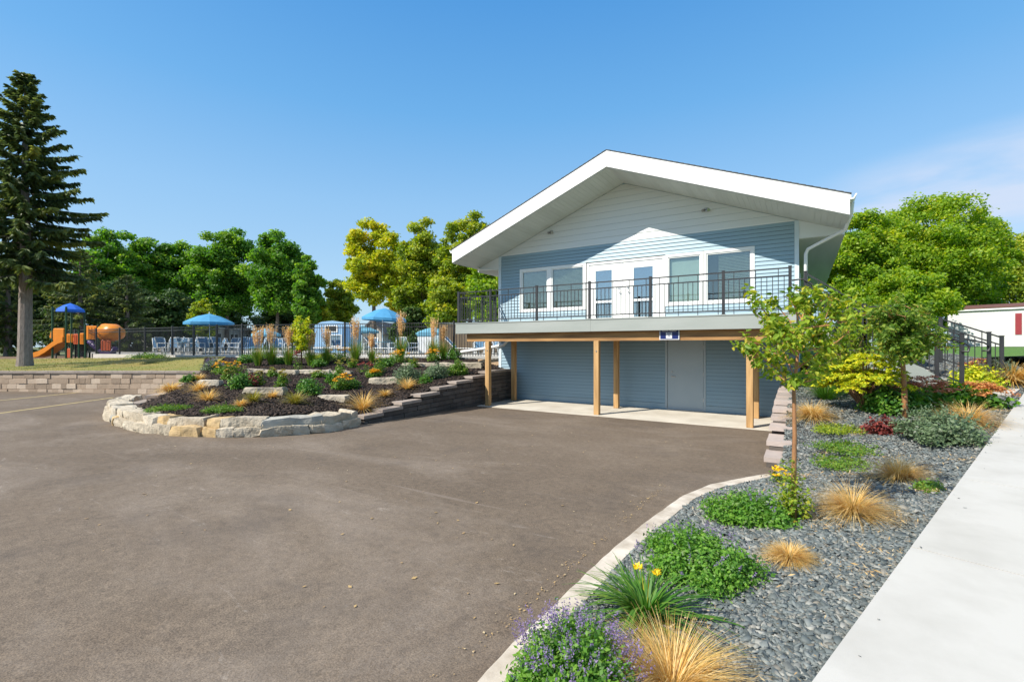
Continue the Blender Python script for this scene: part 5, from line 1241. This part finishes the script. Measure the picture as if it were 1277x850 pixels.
def flowers(p, wd, ht, label, fmat='gold', lmat='mat', nf=40, fs=.045, name='flowering_plant', cat='flowers', n=600, ls=.04, group='flowering perennials'):
    t = mound(p, wd, ht * .8, lmat, label, name, cat, n, ls, group=group)
    q = QA(); a = rng.random(nf) * 6.283; r_ = np.sqrt(rng.random(nf)) * wd * .5; C = np.stack([np.cos(a) * r_, np.sin(a) * r_, ht * (1 - .35 * (r_ / (wd * .5)) ** 2) * rng.uniform(.8, 1.08, nf)], 1)
    for i in range(nf):
        k = 8; th = np.arange(k) * 2 * np.pi / k + rng.random(); c = C[i] + np.stack([np.cos(th), np.sin(th), rng.normal(0, .1, k)], 1) * fs * .5
        V, F = leaf_quads(c, fs * .55, up=1.5, asp=.5); q.add(V, F, rng.random(k))
    q.build('blooms', LEAF[fmat], t); return t
def reed(p, wd, ht, label, group='feather reed grasses below the fence'):
    t = empty('reed_grass', p, random.random() * 6); tag(t, label, 'ornamental grass', group); q = QA(); n = 260; a = rng.random(n) * 6.283; r_ = rng.random(n) * wd * .14
    B = np.stack([np.cos(a) * r_, np.sin(a) * r_, np.zeros(n)], 1); V, F, k = blades(B, a, rng.uniform(.35, .66, n) * ht, rng.uniform(.05, .38, n), rng.uniform(0, .3, n), .016, 5); q.add(V, F, rep(rng.random(n), k)); q.build('blades', LEAF['mat'], t)
    q = QA(); m_ = 26; a = rng.random(m_) * 6.283; out = rng.uniform(.02, .24, m_) * wd
    for i in range(m_):
        k = 34; s = np.linspace(.62, 1, k)[:, None] * random.uniform(.85, 1.05); tip = np.array([math.cos(a[i]) * out[i] * 1.5, math.sin(a[i]) * out[i] * 1.5, ht])
        c = tip * s + rng.normal(0, .012, (k, 3)); V, F = leaf_quads(c, .032, up=.1, asp=.35); q.add(V, F, rng.random(k))
    V, F, k = blades(np.tile([[0, 0, 0.]], (m_, 1)) + rng.normal(0, .02, (m_, 3)) * [1, 1, 0], a, ht * .98, np.clip(out * 1.4 / ht, 0, .5), 0, .007, 3); q.add(V, F, .5)
    q.build('plumes', LEAF['plume'], t); return t
def sedum(p, wd, ht, label, fm='sedum'):
    t = mound(p, wd * .85, ht * .62, 'catmint', label, 'sedum', 'sedum', 900, .045, group='sedums in bloom', asp=.7); q = QA(); m_ = int(34 * max(1, wd))
    a = rng.random(m_) * 6.283; r_ = np.sqrt(rng.random(m_)) * wd * .5
    for i in range(m_):
        c0 = np.array([math.cos(a[i]) * r_[i], math.sin(a[i]) * r_[i], ht * (1 - .45 * (r_[i] / (wd*.5)) ** 2) * random.uniform(.86, 1.03)]); k = 70; u = unit(k); u[:, 2] = np.abs(u[:, 2]) * .5
        rr_ = .125 * random.uniform(.7, 1.2); V, F = leaf_quads(c0 + u * np.array([rr_, rr_, rr_]) * rng.random((k, 1)) ** .4, .016, up=2, asp=.9); q.add(V, F, rng.random(k))
    q.build('blooms', LEAF[fm], t); return t

PL = [  # kind, px, py(base), width px, height px, label
 # right bed, front
 ('catmint', 716, 862, 165, 92, 'large catmint clump with violet spikes at the bottom edge beside the curb'),
 ('tan', 838, 868, 118, 86, 'golden dry grass tuft at the bottom edge right of the front catmint'),
 ('daylily', 806, 772, 108, 72, 'dark green strappy daylily with one yellow flower beside the curb'),
 ('catmint2', 868, 712, 140, 62, 'spreading catmint mound behind the yellow daylily'),
 ('catmint3', 938, 650, 96, 44, 'green catmint mound just left of the young tree foot'),
 ('tan', 985, 700, 44, 22, 'small flat orange grass tuft right of the middle catmint mound'),
 ('tan', 1064, 642, 56, 44, 'golden grass tuft nearest behind the young tree shadow, rounded'),
 ('tan', 1121, 598, 52, 32, 'orange tan grass tuft behind the young tree shadow'),
 ('mat', 1056, 582, 84, 17, 'low green creeping mat nearest of the three in the slate bed'),
 ('mat', 1062, 561, 84, 14, 'narrow green creeping mat in the middle of the three'),
 ('mat2', 1047, 537, 66, 12, 'yellowing creeping mat farthest of the three'),
 ('tan', 1013, 522, 36, 24, 'tan grass tuft at the top of the stepped block wall'),
 ('grey', 1172, 550, 94, 44, 'wide grey green lavender mound beside the sidewalk'),
 ('heuchera', 1103, 541, 32, 18, 'small dark red leafy plant left of the lavender mound'),
 ('tan', 1207, 530, 54, 30, 'pale tan grass behind the lavender mound by the sidewalk'),
 ('sedum', 1152, 512, 66, 42, 'coral red sedum in front of the staircase'),
 ('sedumo', 1222, 508, 58, 30, 'orange sedum by the walk right of the stair post'),
 ('shrubg', 1108, 514, 58, 30, 'dark leafy shrub under the yellow sumac bush'),
 ('bushdark', 1184, 508, 42, 34, 'blue green leafy shrub in front of the front stair post'),
 ('sedumo', 1222, 474, 40, 26, 'rust sedum behind the stair railing'),
 ('spirea', 1216, 487, 50, 32, 'yellow green spirea between the two rust sedums'),
 ('grey', 1243, 478, 34, 34, 'grey lavender plant beside the end railing post'),
 ('tan', 1262, 478, 28, 34, 'wispy pale grass at the far end of the slate bed'),
 ('greentuft', 1030, 498, 46, 46, 'dark green fountain grass left of the yellow sumac bush'),
 ('litteryellow', 972, 601, 24, 18, 'yellow daisy flowers at the end of the curb'),
 ('mat', 1160, 612, 26, 8, 'tiny green weed in the tree shadow near the sidewalk'),
 # mulch bed
 ('mat', 185, 499, 44, 11, 'upper creeping juniper mat at the left tip of the mulch bed'),
 ('mat', 211, 511, 46, 10, 'creeping juniper mat behind the limestone at the left tip'),
 ('mat', 276, 513, 40, 13, 'round green creeping mat behind the boulder wall, second from left'),
 ('mat', 325, 519, 44, 11, 'green creeping mat right above the ochre boulder'),
 ('mat2', 401, 516, 40, 10, 'thin green creeping mat above the right boulders'),
 ('tan', 213, 489, 20, 14, 'small tan tuft at the left end of the mulch bed'),
 ('gold', 247, 488, 22, 14, 'pair of golden tufts left, the upper one'),
 ('gold', 259, 500, 24, 16, 'pair of golden tufts left, the lower one'),
 ('goldg', 316, 501, 26, 13, 'green gold tuft in front of the middle limestone slab'),
 ('goldg', 368, 504, 28, 17, 'green gold tuft between two limestone slabs'),
 ('gold', 452, 511, 36, 26, 'big orange gold tuft left of the lowest wall step'),
 ('gold', 480, 494, 16, 10, 'small yellow tuft near the second wall step'),
 ('gold', 508, 485, 18, 18, 'orange tuft below the round grey green shrub'),
 ('gold', 248, 474, 16, 8, 'tiny golden tuft by the dark stepped wall'),
 ('round', 508, 478, 36, 24, 'round grey green shrub nearest the wall steps'),
 ('round', 545, 472, 30, 20, 'round silver green shrub second from the post'),
 ('roundg', 571, 468, 22, 18, 'round bright green shrub nearest the timber post'),
 ('flower', 284, 466, 44, 20, 'orange black eyed susans at the upper left of the bed'),
 ('leafy', 300, 484, 34, 24, 'leafy green plant with a reddish edge left of the middle slab'),
 ('redp', 313, 482, 10, 14, 'small dark red plant beside the middle leafy plant'),
 ('spike', 322, 481, 14, 24, 'upright yellow green plant just above the middle slab'),
 ('spike', 352, 483, 12, 26, 'upright yellow flowering plant right of the middle slab'),
 ('leafy', 385, 492, 40, 26, 'bushy green perennial at the centre of the mulch bed'),
 ('spike', 397, 470, 26, 10, 'yellow blooms behind the bushy green perennial'),
 ('flower', 428, 486, 32, 24, 'orange black eyed susans at the centre right of the bed'),
 ('redf', 371, 461, 10, 26, 'tall scarlet flower between the reed grasses'),
 ('redf2', 456, 464, 22, 14, 'low scarlet plant below the fence right of centre'),
 ('flower', 424, 450, 38, 22, 'yellow orange perennials below the fence at the blue pool hut'),
 ('flower', 497, 452, 34, 20, 'golden flowers below the fence under the tall umbrella'),
 ('flower', 540, 450, 26, 18, 'golden brown flowers below the fence near the balcony'),
 ('spike', 425, 470, 16, 30, 'yellow green upright plant behind the centre right susans'),
 ('spike', 474, 466, 18, 34, 'loose yellow green plant left of the round shrubs'),
 ('lav', 266, 462, 20, 14, 'grey lavender clump at the end of the lawn'),
 ('reed', 322, 456, 22, 48, 'leftmost reed grass with tan plumes'),
 ('reed', 338, 455, 20, 50, 'second reed grass from the left with tan plumes'),
 ('reed', 360, 455, 22, 46, 'third reed grass, left of the yellow young tree'),
 ('reed', 387, 456, 20, 44, 'fourth reed grass, right of the yellow young tree'),
 ('reed', 407, 454, 18, 46, 'fifth reed grass, before the blue pool hut'),
 ('reed', 443, 453, 22, 56, 'reed grass with pinkish plume left of the tall umbrella'),
 ('reed', 464, 452, 16, 34, 'short reed grass under the tall umbrella'),
 ('reed', 500, 448, 18, 58, 'tallest straw coloured reed grass right of the tall umbrella'),
 ('reed', 540, 448, 20, 50, 'rusty reed grass in front of the low blue umbrella'),
 ('reed', 553, 448, 16, 42, 'reed grass just left of the balcony corner'),
 ('leafy', 305, 453, 20, 12, 'low green leaves at the foot of the leftmost reed grass'),
 ('leafy', 347, 454, 20, 11, 'low green leaves between the second and third reed grasses'),
 ('leafy', 398, 457, 22, 13, 'low green leaves at the foot of the fourth reed grass'),
 ('spike', 284, 474, 12, 16, 'small yellow green sprig left of the leafy plant with reddish edge'),
 ('spike', 340, 470, 12, 14, 'small yellow green sprig under the upper limestone row'),
 ('leafy', 414, 478, 18, 14, 'small green perennial right of the yellow blooms'),
 ('spike', 440, 458, 18, 14, 'yellow green sprig beside the pinkish reed plume'),
 ('leafy', 482, 457, 22, 13, 'low green plant left of the golden flowers under the tall umbrella'),
 ('spike', 515, 458, 16, 16, 'yellow green sprig behind the nearest round shrub'),
 ('flower', 467, 470, 20, 12, 'small orange blooms behind the lumpy pale rock'),
 ('leafy', 440, 484, 18, 12, 'small green perennial left of the lumpy pale rock'),
 ('gold', 340, 496, 16, 9, 'tiny golden tuft right of the green gold tuft'),
 ('leafy', 236, 476, 14, 8, 'tiny green sprig near the dark stepped wall'),
 ('gold', 300, 507, 16, 9, 'tiny golden tuft behind the boulder wall'),
 ('leafy', 530, 478, 14, 10, 'small green sprig between the two round shrubs'),
 ('leafy', 565, 448, 24, 20, 'green perennial below the balcony corner'),
]
for it in PL:
    kd, px, py, wp, hp, lb = it
    bv_ = mbv if px < 640 else None
    h = hit_px(mbv, px, py) if px < 640 else place(px, py)
    if h is None and px < 640: h = at(px, py, 20.6); h.z = 1.4
    if h is None: print('MISS', it); continue
    D = depth(h); wd = wp * D / FP; ht = hp * D / FP; loc = (h.x, h.y, h.z)
    if py > 840: loc = (h.x, h.y, h.z)
    ns = max(.3, min(1.0, 6 / D))
    if px < 640 and kd in ('flower', 'leafy', 'spike'): wd *= .8; ht *= .85
    if kd == 'catmint': mound(loc, wd, ht * .82, 'catmint', lb, 'catmint', 'catmint', 15000, .0125, 'violet', 'catmint clumps along the curb', 190, splen=.09)
    elif kd == 'catmint2': mound(loc, wd, ht * .75, 'catmint', lb, 'catmint', 'catmint', 14000, .013, 'violet', 'catmint clumps along the curb', 45, splen=.07)
    elif kd == 'catmint3': mound(loc, wd, ht * .75, 'catmint', lb, 'catmint', 'catmint', 9000, .015, 'violet', 'catmint clumps along the curb', 8, splen=.06)
    elif kd == 'tan': tuft(loc, wd, ht, 'tan', lb, n=int(1400 * ns) + 150, bw=.0038 if D < 5 else .008 if D < 9 else .018, droop=.95)
    elif kd in ('gold', 'goldg'): tuft(loc, wd * 1.1, ht, 'tan' if kd == 'gold' else 'goldgreen', lb, n=260, bw=.016, group='tufts in the mulch bed')
    elif kd == 'greentuft': tuft(loc, wd * 1.2, ht, 'blade', lb, n=420, bw=.012, group='green fountain grass', droop=.5)
    elif kd in ('mat', 'mat2'): mound(loc, wd, max(.05, ht * .55), 'mat' if kd == 'mat' else 'olive', lb, 'creeping_mat', 'ground cover', 2600, .017 if D < 12 else .028, group='creeping mats', asp=.4)
    elif kd == 'grey': mound(loc, wd, ht * .85, 'greymint', lb, 'lavender', 'lavender', 7500, .022, 'greymint', 'grey lavender mounds', 60, splen=.12)
    elif kd == 'lav': mound(loc, wd, ht, 'greymint', lb, 'lavender', 'lavender', 1500, .03, 'violet', 'grey lavender mounds', 30)
    elif kd == 'heuchera': mound(loc, wd, ht, 'red', lb, 'coral_bells', 'leafy plant', 700, .03)
    elif kd == 'sedum': sedum(loc, wd, ht, lb)
    elif kd == 'sedumo': sedum(loc, wd, ht, lb, 'sedumo')
    elif kd == 'shrubg': mound(loc, wd, ht, 'blade', lb, 'shrub', 'shrub', 3500, .04)
    elif kd == 'bushdark': mound(loc, wd, ht, 'green', lb, 'shrub', 'shrub', 2600, .04)
    elif kd == 'spirea': mound(loc, wd, ht, 'yellowbush', lb, 'spirea', 'shrub', 2400, .035)
    elif kd == 'litteryellow': flowers(loc, wd, ht, lb, 'petal', nf=9, fs=.05, n=160, ls=.02)
    elif kd in ('round', 'roundg'): mound(loc, wd, ht, 'greymint' if kd == 'round' else 'mat', lb, 'round_shrub', 'shrub', 3200, .03, group='round shrubs by the wall steps')
    elif kd == 'flower': flowers(loc, wd, ht, lb, 'gold', nf=34, fs=.062, n=1000, ls=.032)
    elif kd == 'leafy': mound(loc, wd, ht, 'blade', lb, 'leafy_perennial', 'perennial', 1300, .034, group='leafy perennials')
    elif kd == 'redp': mound(loc, wd, ht, 'red', lb, 'red_plant', 'perennial', 300, .04)
    elif kd == 'spike': flowers(loc, wd, ht, lb, 'goldgreen', nf=14, fs=.06, n=520, ls=.032)
    elif kd in ('redf', 'redf2'): flowers(loc, wd, ht, lb, 'red', nf=16, fs=.08, n=120, ls=.03, name='scarlet_flower')
    elif kd == 'reed': reed(loc, wd * 1.15, ht, lb)
    elif kd == 'daylily':
        t = tuft(loc, wd, ht * .9, 'blade', lb, 'daylily', 'daylily', n=230, bw=.021, group=None, droop=.95)
        for (dx, dy, dz) in ((-.10, -.03, .30), (-.03, .05, .29)):
            q = QA(); k = 14; th = np.arange(k) * 2.4; c = np.array([dx, dy, dz]) + np.stack([np.cos(th), np.sin(th), rng.uniform(.2, 1.2, k)], 1) * .017; V, F = leaf_quads(c, .017, up=.6, asp=.45); q.add(V, F, .5)
            V, F, kk = blades(np.array([[0, 0, 0.]]), np.array([math.atan2(dy, dx)]), dz * 1.02, .12, 0, .006); q.add(V, F, 0, 0); q.build('bloom', LEAF['petal'], t)

# yellow sumac: flat tiers of drooping leaflets on bare stems
h = place(1078, 512); t = empty('sumac_bush', h); tag(t, 'bright yellow layered sumac bush between the young trees', 'bush'); q = QA(); b = MB(); D = depth(h); Sx = D / FP
for i in range(64):
    a = rng.random() * 6.283; rr = (rng.random() ** .6) * 40 * Sx; z = (16 + 62 * (1 - (rr / (40 * Sx)) ** 1.7 * .55) * rng.uniform(.45, 1.0)) * Sx
    ex, ey = rr * math.cos(a), rr * math.sin(a); b.tube([(0, 0, 0), (ex * .4, ey * .4, z * .6), (ex, ey, z)], [.014, .010, .004], 5)
    for j in range(7):
        aa = a + rng.uniform(-1.5, 1.5); ln = rng.uniform(.16, .32); k = 26; s = np.linspace(0, 1, k); sd2 = np.where(np.arange(k) % 2 == 0, 1, -1)
        c = np.stack([ex + math.cos(aa) * ln * s - math.sin(aa) * sd2 * .03 * (1 - s * .6), ey + math.sin(aa) * ln * s + math.cos(aa) * sd2 * .03 * (1 - s * .6), z + .03 * s - .10 * s ** 2 - .012 + rng.normal(0, .006, k)], 1)
        V, F = leaf_quads(c, .034, up=1.2, asp=.42); q.add(V, F, np.clip(rng.normal(.5, .28, k), 0, 1))
b.build('stems', G['ybark'], t); q.build('foliage', LEAF['yellowbush'], t)

# young trees
def young(base, H_, trunk, limbs, mat, label, barkm, nleaf, ls, seed, leafr=.14, spread=None, name='young_tree', group=None, tw=.016):
    """trunk: list of local points; limbs: list of point lists; leaves cluster on the limbs' outer parts and twigs"""
    global rng
    r0 = rng; rng = np.random.default_rng(seed); rs = random.Random(seed)
    t = empty(name, base); tag(t, label, 'young tree', group); b = MB(); n = len(trunk); b.tube(trunk, [tw * (1.25 - .9 * i / (n - 1)) for i in range(n)], 8); b.build('trunk', G[barkm], t, smooth=True)
    b = MB(); C = []
    for Lm in limbs:
        b.tube(Lm, [tw * .42 * (1 - .75 * i / (len(Lm) - 1)) for i in range(len(Lm))], 6)
        for k in range(len(Lm) - 1):
            a_, c_ = Vector(Lm[k]), Vector(Lm[k+1]); m_ = max(1, int((c_ - a_).length / .10))
            for j in range(m_):
                if k == 0 and j < m_ * .35: continue
                s = a_.lerp(c_, (j + rs.random()) / m_); d = Vector((rs.gauss(0, 1), rs.gauss(0, 1), rs.gauss(.1, .8))).normalized() * rs.uniform(.5, 1.6) * leafr * 1.3; e = s + d; b.tube([s, e], [tw * .16, tw * .07], 4, cap=False); C.append((s, e))
    b.build('branches', G[barkm], t)
    per = max(3, nleaf // len(C)); P = []
    for s, e in C:
        f = rng.random((per, 1)) ** .7; P.append(np.array(s) * (1 - f) + np.array(e) * f * 1.05 + rng.normal(0, leafr * .27, (per, 3)))
    P = np.concatenate(P); q = QA(); nn = len(P)
    # folded ovate leaves: two halves sharing the midrib
    nrm = unit(nn) * .8 + np.array([0, 0, .8]); nrm /= np.linalg.norm(nrm, axis=1)[:, None]; u = np.cross(nrm, unit(nn)); u /= np.linalg.norm(u, axis=1)[:, None]; u[:, 2] -= .35; u /= np.linalg.norm(u, axis=1)[:, None]
    v = np.cross(nrm, u); s_ = (ls * rng.uniform(.6, 1.25, nn))[:, None]; A = P; T = P + u * s_ * 2; r_ = np.clip(rng.normal(.42, .24, nn), 0, 1)
    for sg_ in (1, -1):
        M1 = P + u * s_ * .55 + v * sg_ * s_ * .5 + nrm * s_ * .18; M2 = P + u * s_ * 1.3 + v * sg_ * s_ * .42 + nrm * s_ * .12
        V = np.stack([A, M1, M2, T], 1).reshape(-1, 3); q.add(V, np.arange(4 * nn).reshape(nn, 4), r_)
    q.build('crown', LEAF[mat], t); rng = r0; return t
bt = place(990, 650); D1 = depth(bt); rtv = Vector((math.cos(YAW), math.sin(YAW), 0)); fwv = Vector((-math.sin(YAW), math.cos(YAW), 0))
def loc_px(base, px, py, dd=0):
    """local point of a tree seen at px,py, dd metres nearer/farther than its base"""
    p = at(px, py, depth(base) + dd); return p - Vector(base)
T = lambda px, py, dd=0: loc_px(bt, px, py, dd)
trunk = [Vector((0, 0, -.05)), T(990, 600), T(991, 540), T(990, 487), T(995, 440), T(1001, 400), T(1003, 368)]
limbs = [[T(990, 487), T(975, 465, -.1), T(950, 445, -.2), T(930, 432, -.2), T(921, 426, -.25)], [T(991, 470), T(978, 440, .2), T(962, 418, .3), T(950, 400, .3)], [T(994, 445), T(975, 415, -.2), T(955, 390, -.3), T(944, 372, -.35)], [T(997, 430), T(985, 400, .15), T(968, 380, .2), T(960, 366, .2)],
  [T(999, 415), T(992, 385, -.1), T(986, 374, -.1)], [T(995, 440), T(1015, 415, .25), T(1030, 395, .35), T(1038, 375, .4)], [T(993, 460), T(1020, 440, -.25), T(1045, 425, -.35), T(1060, 412, -.4)], [T(1001, 410), T(1012, 388, .1), T(1022, 374, .15)], [T(992, 472), T(1012, 462, .3), T(1032, 452, .45), T(1048, 440, .5)], [T(991, 480), T(980, 475, .3), T(962, 462, .4), T(946, 455, .45)], [T(990, 480), T(1004, 476, -.3), T(1018, 472, -.4)], [T(1003, 385), T(1004, 374), T(1000, 366)],
  [T(995, 440), T(1000, 425, .4), T(1004, 405, .6)], [T(1003, 385), T(1030, 372, .2), T(1046, 366, .25)], [T(1000, 410), T(1035, 405, -.2), T(1066, 398, -.3), T(1080, 392, -.3)], [T(996, 440), T(1030, 432, .2), T(1066, 424, .3)], [T(994, 455), T(965, 440, .3), T(948, 428, .4)], [T(998, 420), T(970, 402, .35), T(948, 396, .4), T(936, 386, .4)], [T(1001, 400), T(988, 376, .3), T(976, 368, .3)], [T(995, 440), T(985, 428, -.4), T(975, 415, -.55)]]
young(bt, 2.8, trunk, limbs, 'young', 'thin young tree with orange brown stem in the slate bed, nearest the camera', 'rtrunk', 3300, .029, 71, leafr=.095, group=None, tw=.018)
# leafy suckers round its foot
mound((bt.x, bt.y, bt.z), .23, .60, 'young', 'leafy yellow green suckers wrapped round the nearest young tree foot', 'sucker_growth', 'leafy shoots', 900, .018)
b2 = place(1129, 521); T2 = lambda px, py, dd=0: loc_px(b2, px, py, dd)
trunk = [Vector((0, 0, -.05)), T2(1128, 490), T2(1126, 452), T2(1126, 425), T2(1127, 395)]
limbs = []
rs = random.Random(4)
for i in range(44):
    a = i * 2.399; f = rs.random(); px = 1126 + math.cos(a) * 46 * (.45 + .55 * rs.random()); py = 418 - rs.uniform(-.75, 1) * 40 * math.sqrt(max(.1, 1 - ((px - 1126) / 54) ** 2)); dd = math.sin(a) * .75
    limbs.append([T2(1126, 446 - 40 * f), T2((1126 + px) / 2, (448 - 40 * f + py) / 2 , dd / 2), T2(px, py, dd)])
young(b2, 3, trunk, limbs, 'linden', 'young tree with rounded green crown in front of the staircase', 'rtrunk', 10500, .036, 72, leafr=.15, tw=.038)
b3 = place(1042, 494)
if b3 is not None:
    T3 = lambda px, py, dd=0: loc_px(b3, px, py, dd); stems = [Vector((0, 0, -.05)), T3(1046, 470), T3(1052, 440), T3(1050, 400)]; limbs = []
    for i in range(40):
        px = 1048 + rs.uniform(-40, 48); py = rs.uniform(385, 462); dd = rs.uniform(-.6, .6); limbs.append([T3(1046 + rs.uniform(-6, 6), 480, 0), T3((1046 + px) / 2, (480 + py) / 2 + 4, dd / 2), T3(px, py, dd)])
    young(b3, 2.5, stems, limbs, 'young', 'multi stemmed leafy small tree left of the staircase', 'ybark', 7500, .034, 73, leafr=.15, tw=.022)
# yellow young tree in front of the pool fence
b4 = hit_px(mbv, 376, 455); T4 = lambda px, py, dd=0: loc_px(b4, px, py, dd); limbs = []
for i in range(46):
    a = i * 2.399; zf = rs.random(); hw = 13 * math.sqrt(max(.12, 1 - ((zf - .45) / .62) ** 2)); px = 376 + math.cos(a) * hw * rs.uniform(.4, 1); py = 436 - zf * 36; dd = math.sin(a) * hw * .03; limbs.append([T4(376, py + 6), T4((376 + px) / 2, py + 2, dd / 2), T4(px, py, dd)])
young(b4, 2, [Vector((0,0,-.05)), T4(376, 440), T4(376, 420), T4(376, 404)], limbs, 'yellowbush', 'small yellow leaved tree before the pool fence', 'ybark', 3400, .05, 74, leafr=.13, tw=.03)

# lawn blades along the crest and edges
P = scatter(lgrid, 26000, lambda m: 1 / np.maximum(10, np_depth(m)) * (np_depth(m) < 34)); n = len(P)
V, F, k = blades(P, rng.random(n) * 6.283, rng.uniform(.03, .075, n), rng.uniform(.1, .6, n), .1, .014, 2); q = QA(); q.add(V, F, rep(np.clip(rng.normal(.5, .2, n) + .25 * np.sin(P[:, 0] * .9) * np.cos(P[:, 1] * .7), 0, 1), k)); tag(q.build('lawn_grass', G['gblade']), 'dry yellow green grass on the lawn above the tan wall', None, kind='stuff')
P = scatter(ggrid, 14000, lambda m: 1 / np.maximum(10, np_depth(m)) ** 1.5 * (m[..., 0] < 30)); n = len(P)
V, F, k = blades(P, rng.random(n) * 6.283, rng.uniform(.04, .09, n), rng.uniform(.1, .6, n), .1, .016, 2); q = QA(); q.add(V, F, rep(rng.random(n), k)); tag(q.build('right_lawn_grass', G['gbladeg']), 'bright green mown grass in front of the right mobile home', None, kind='stuff')
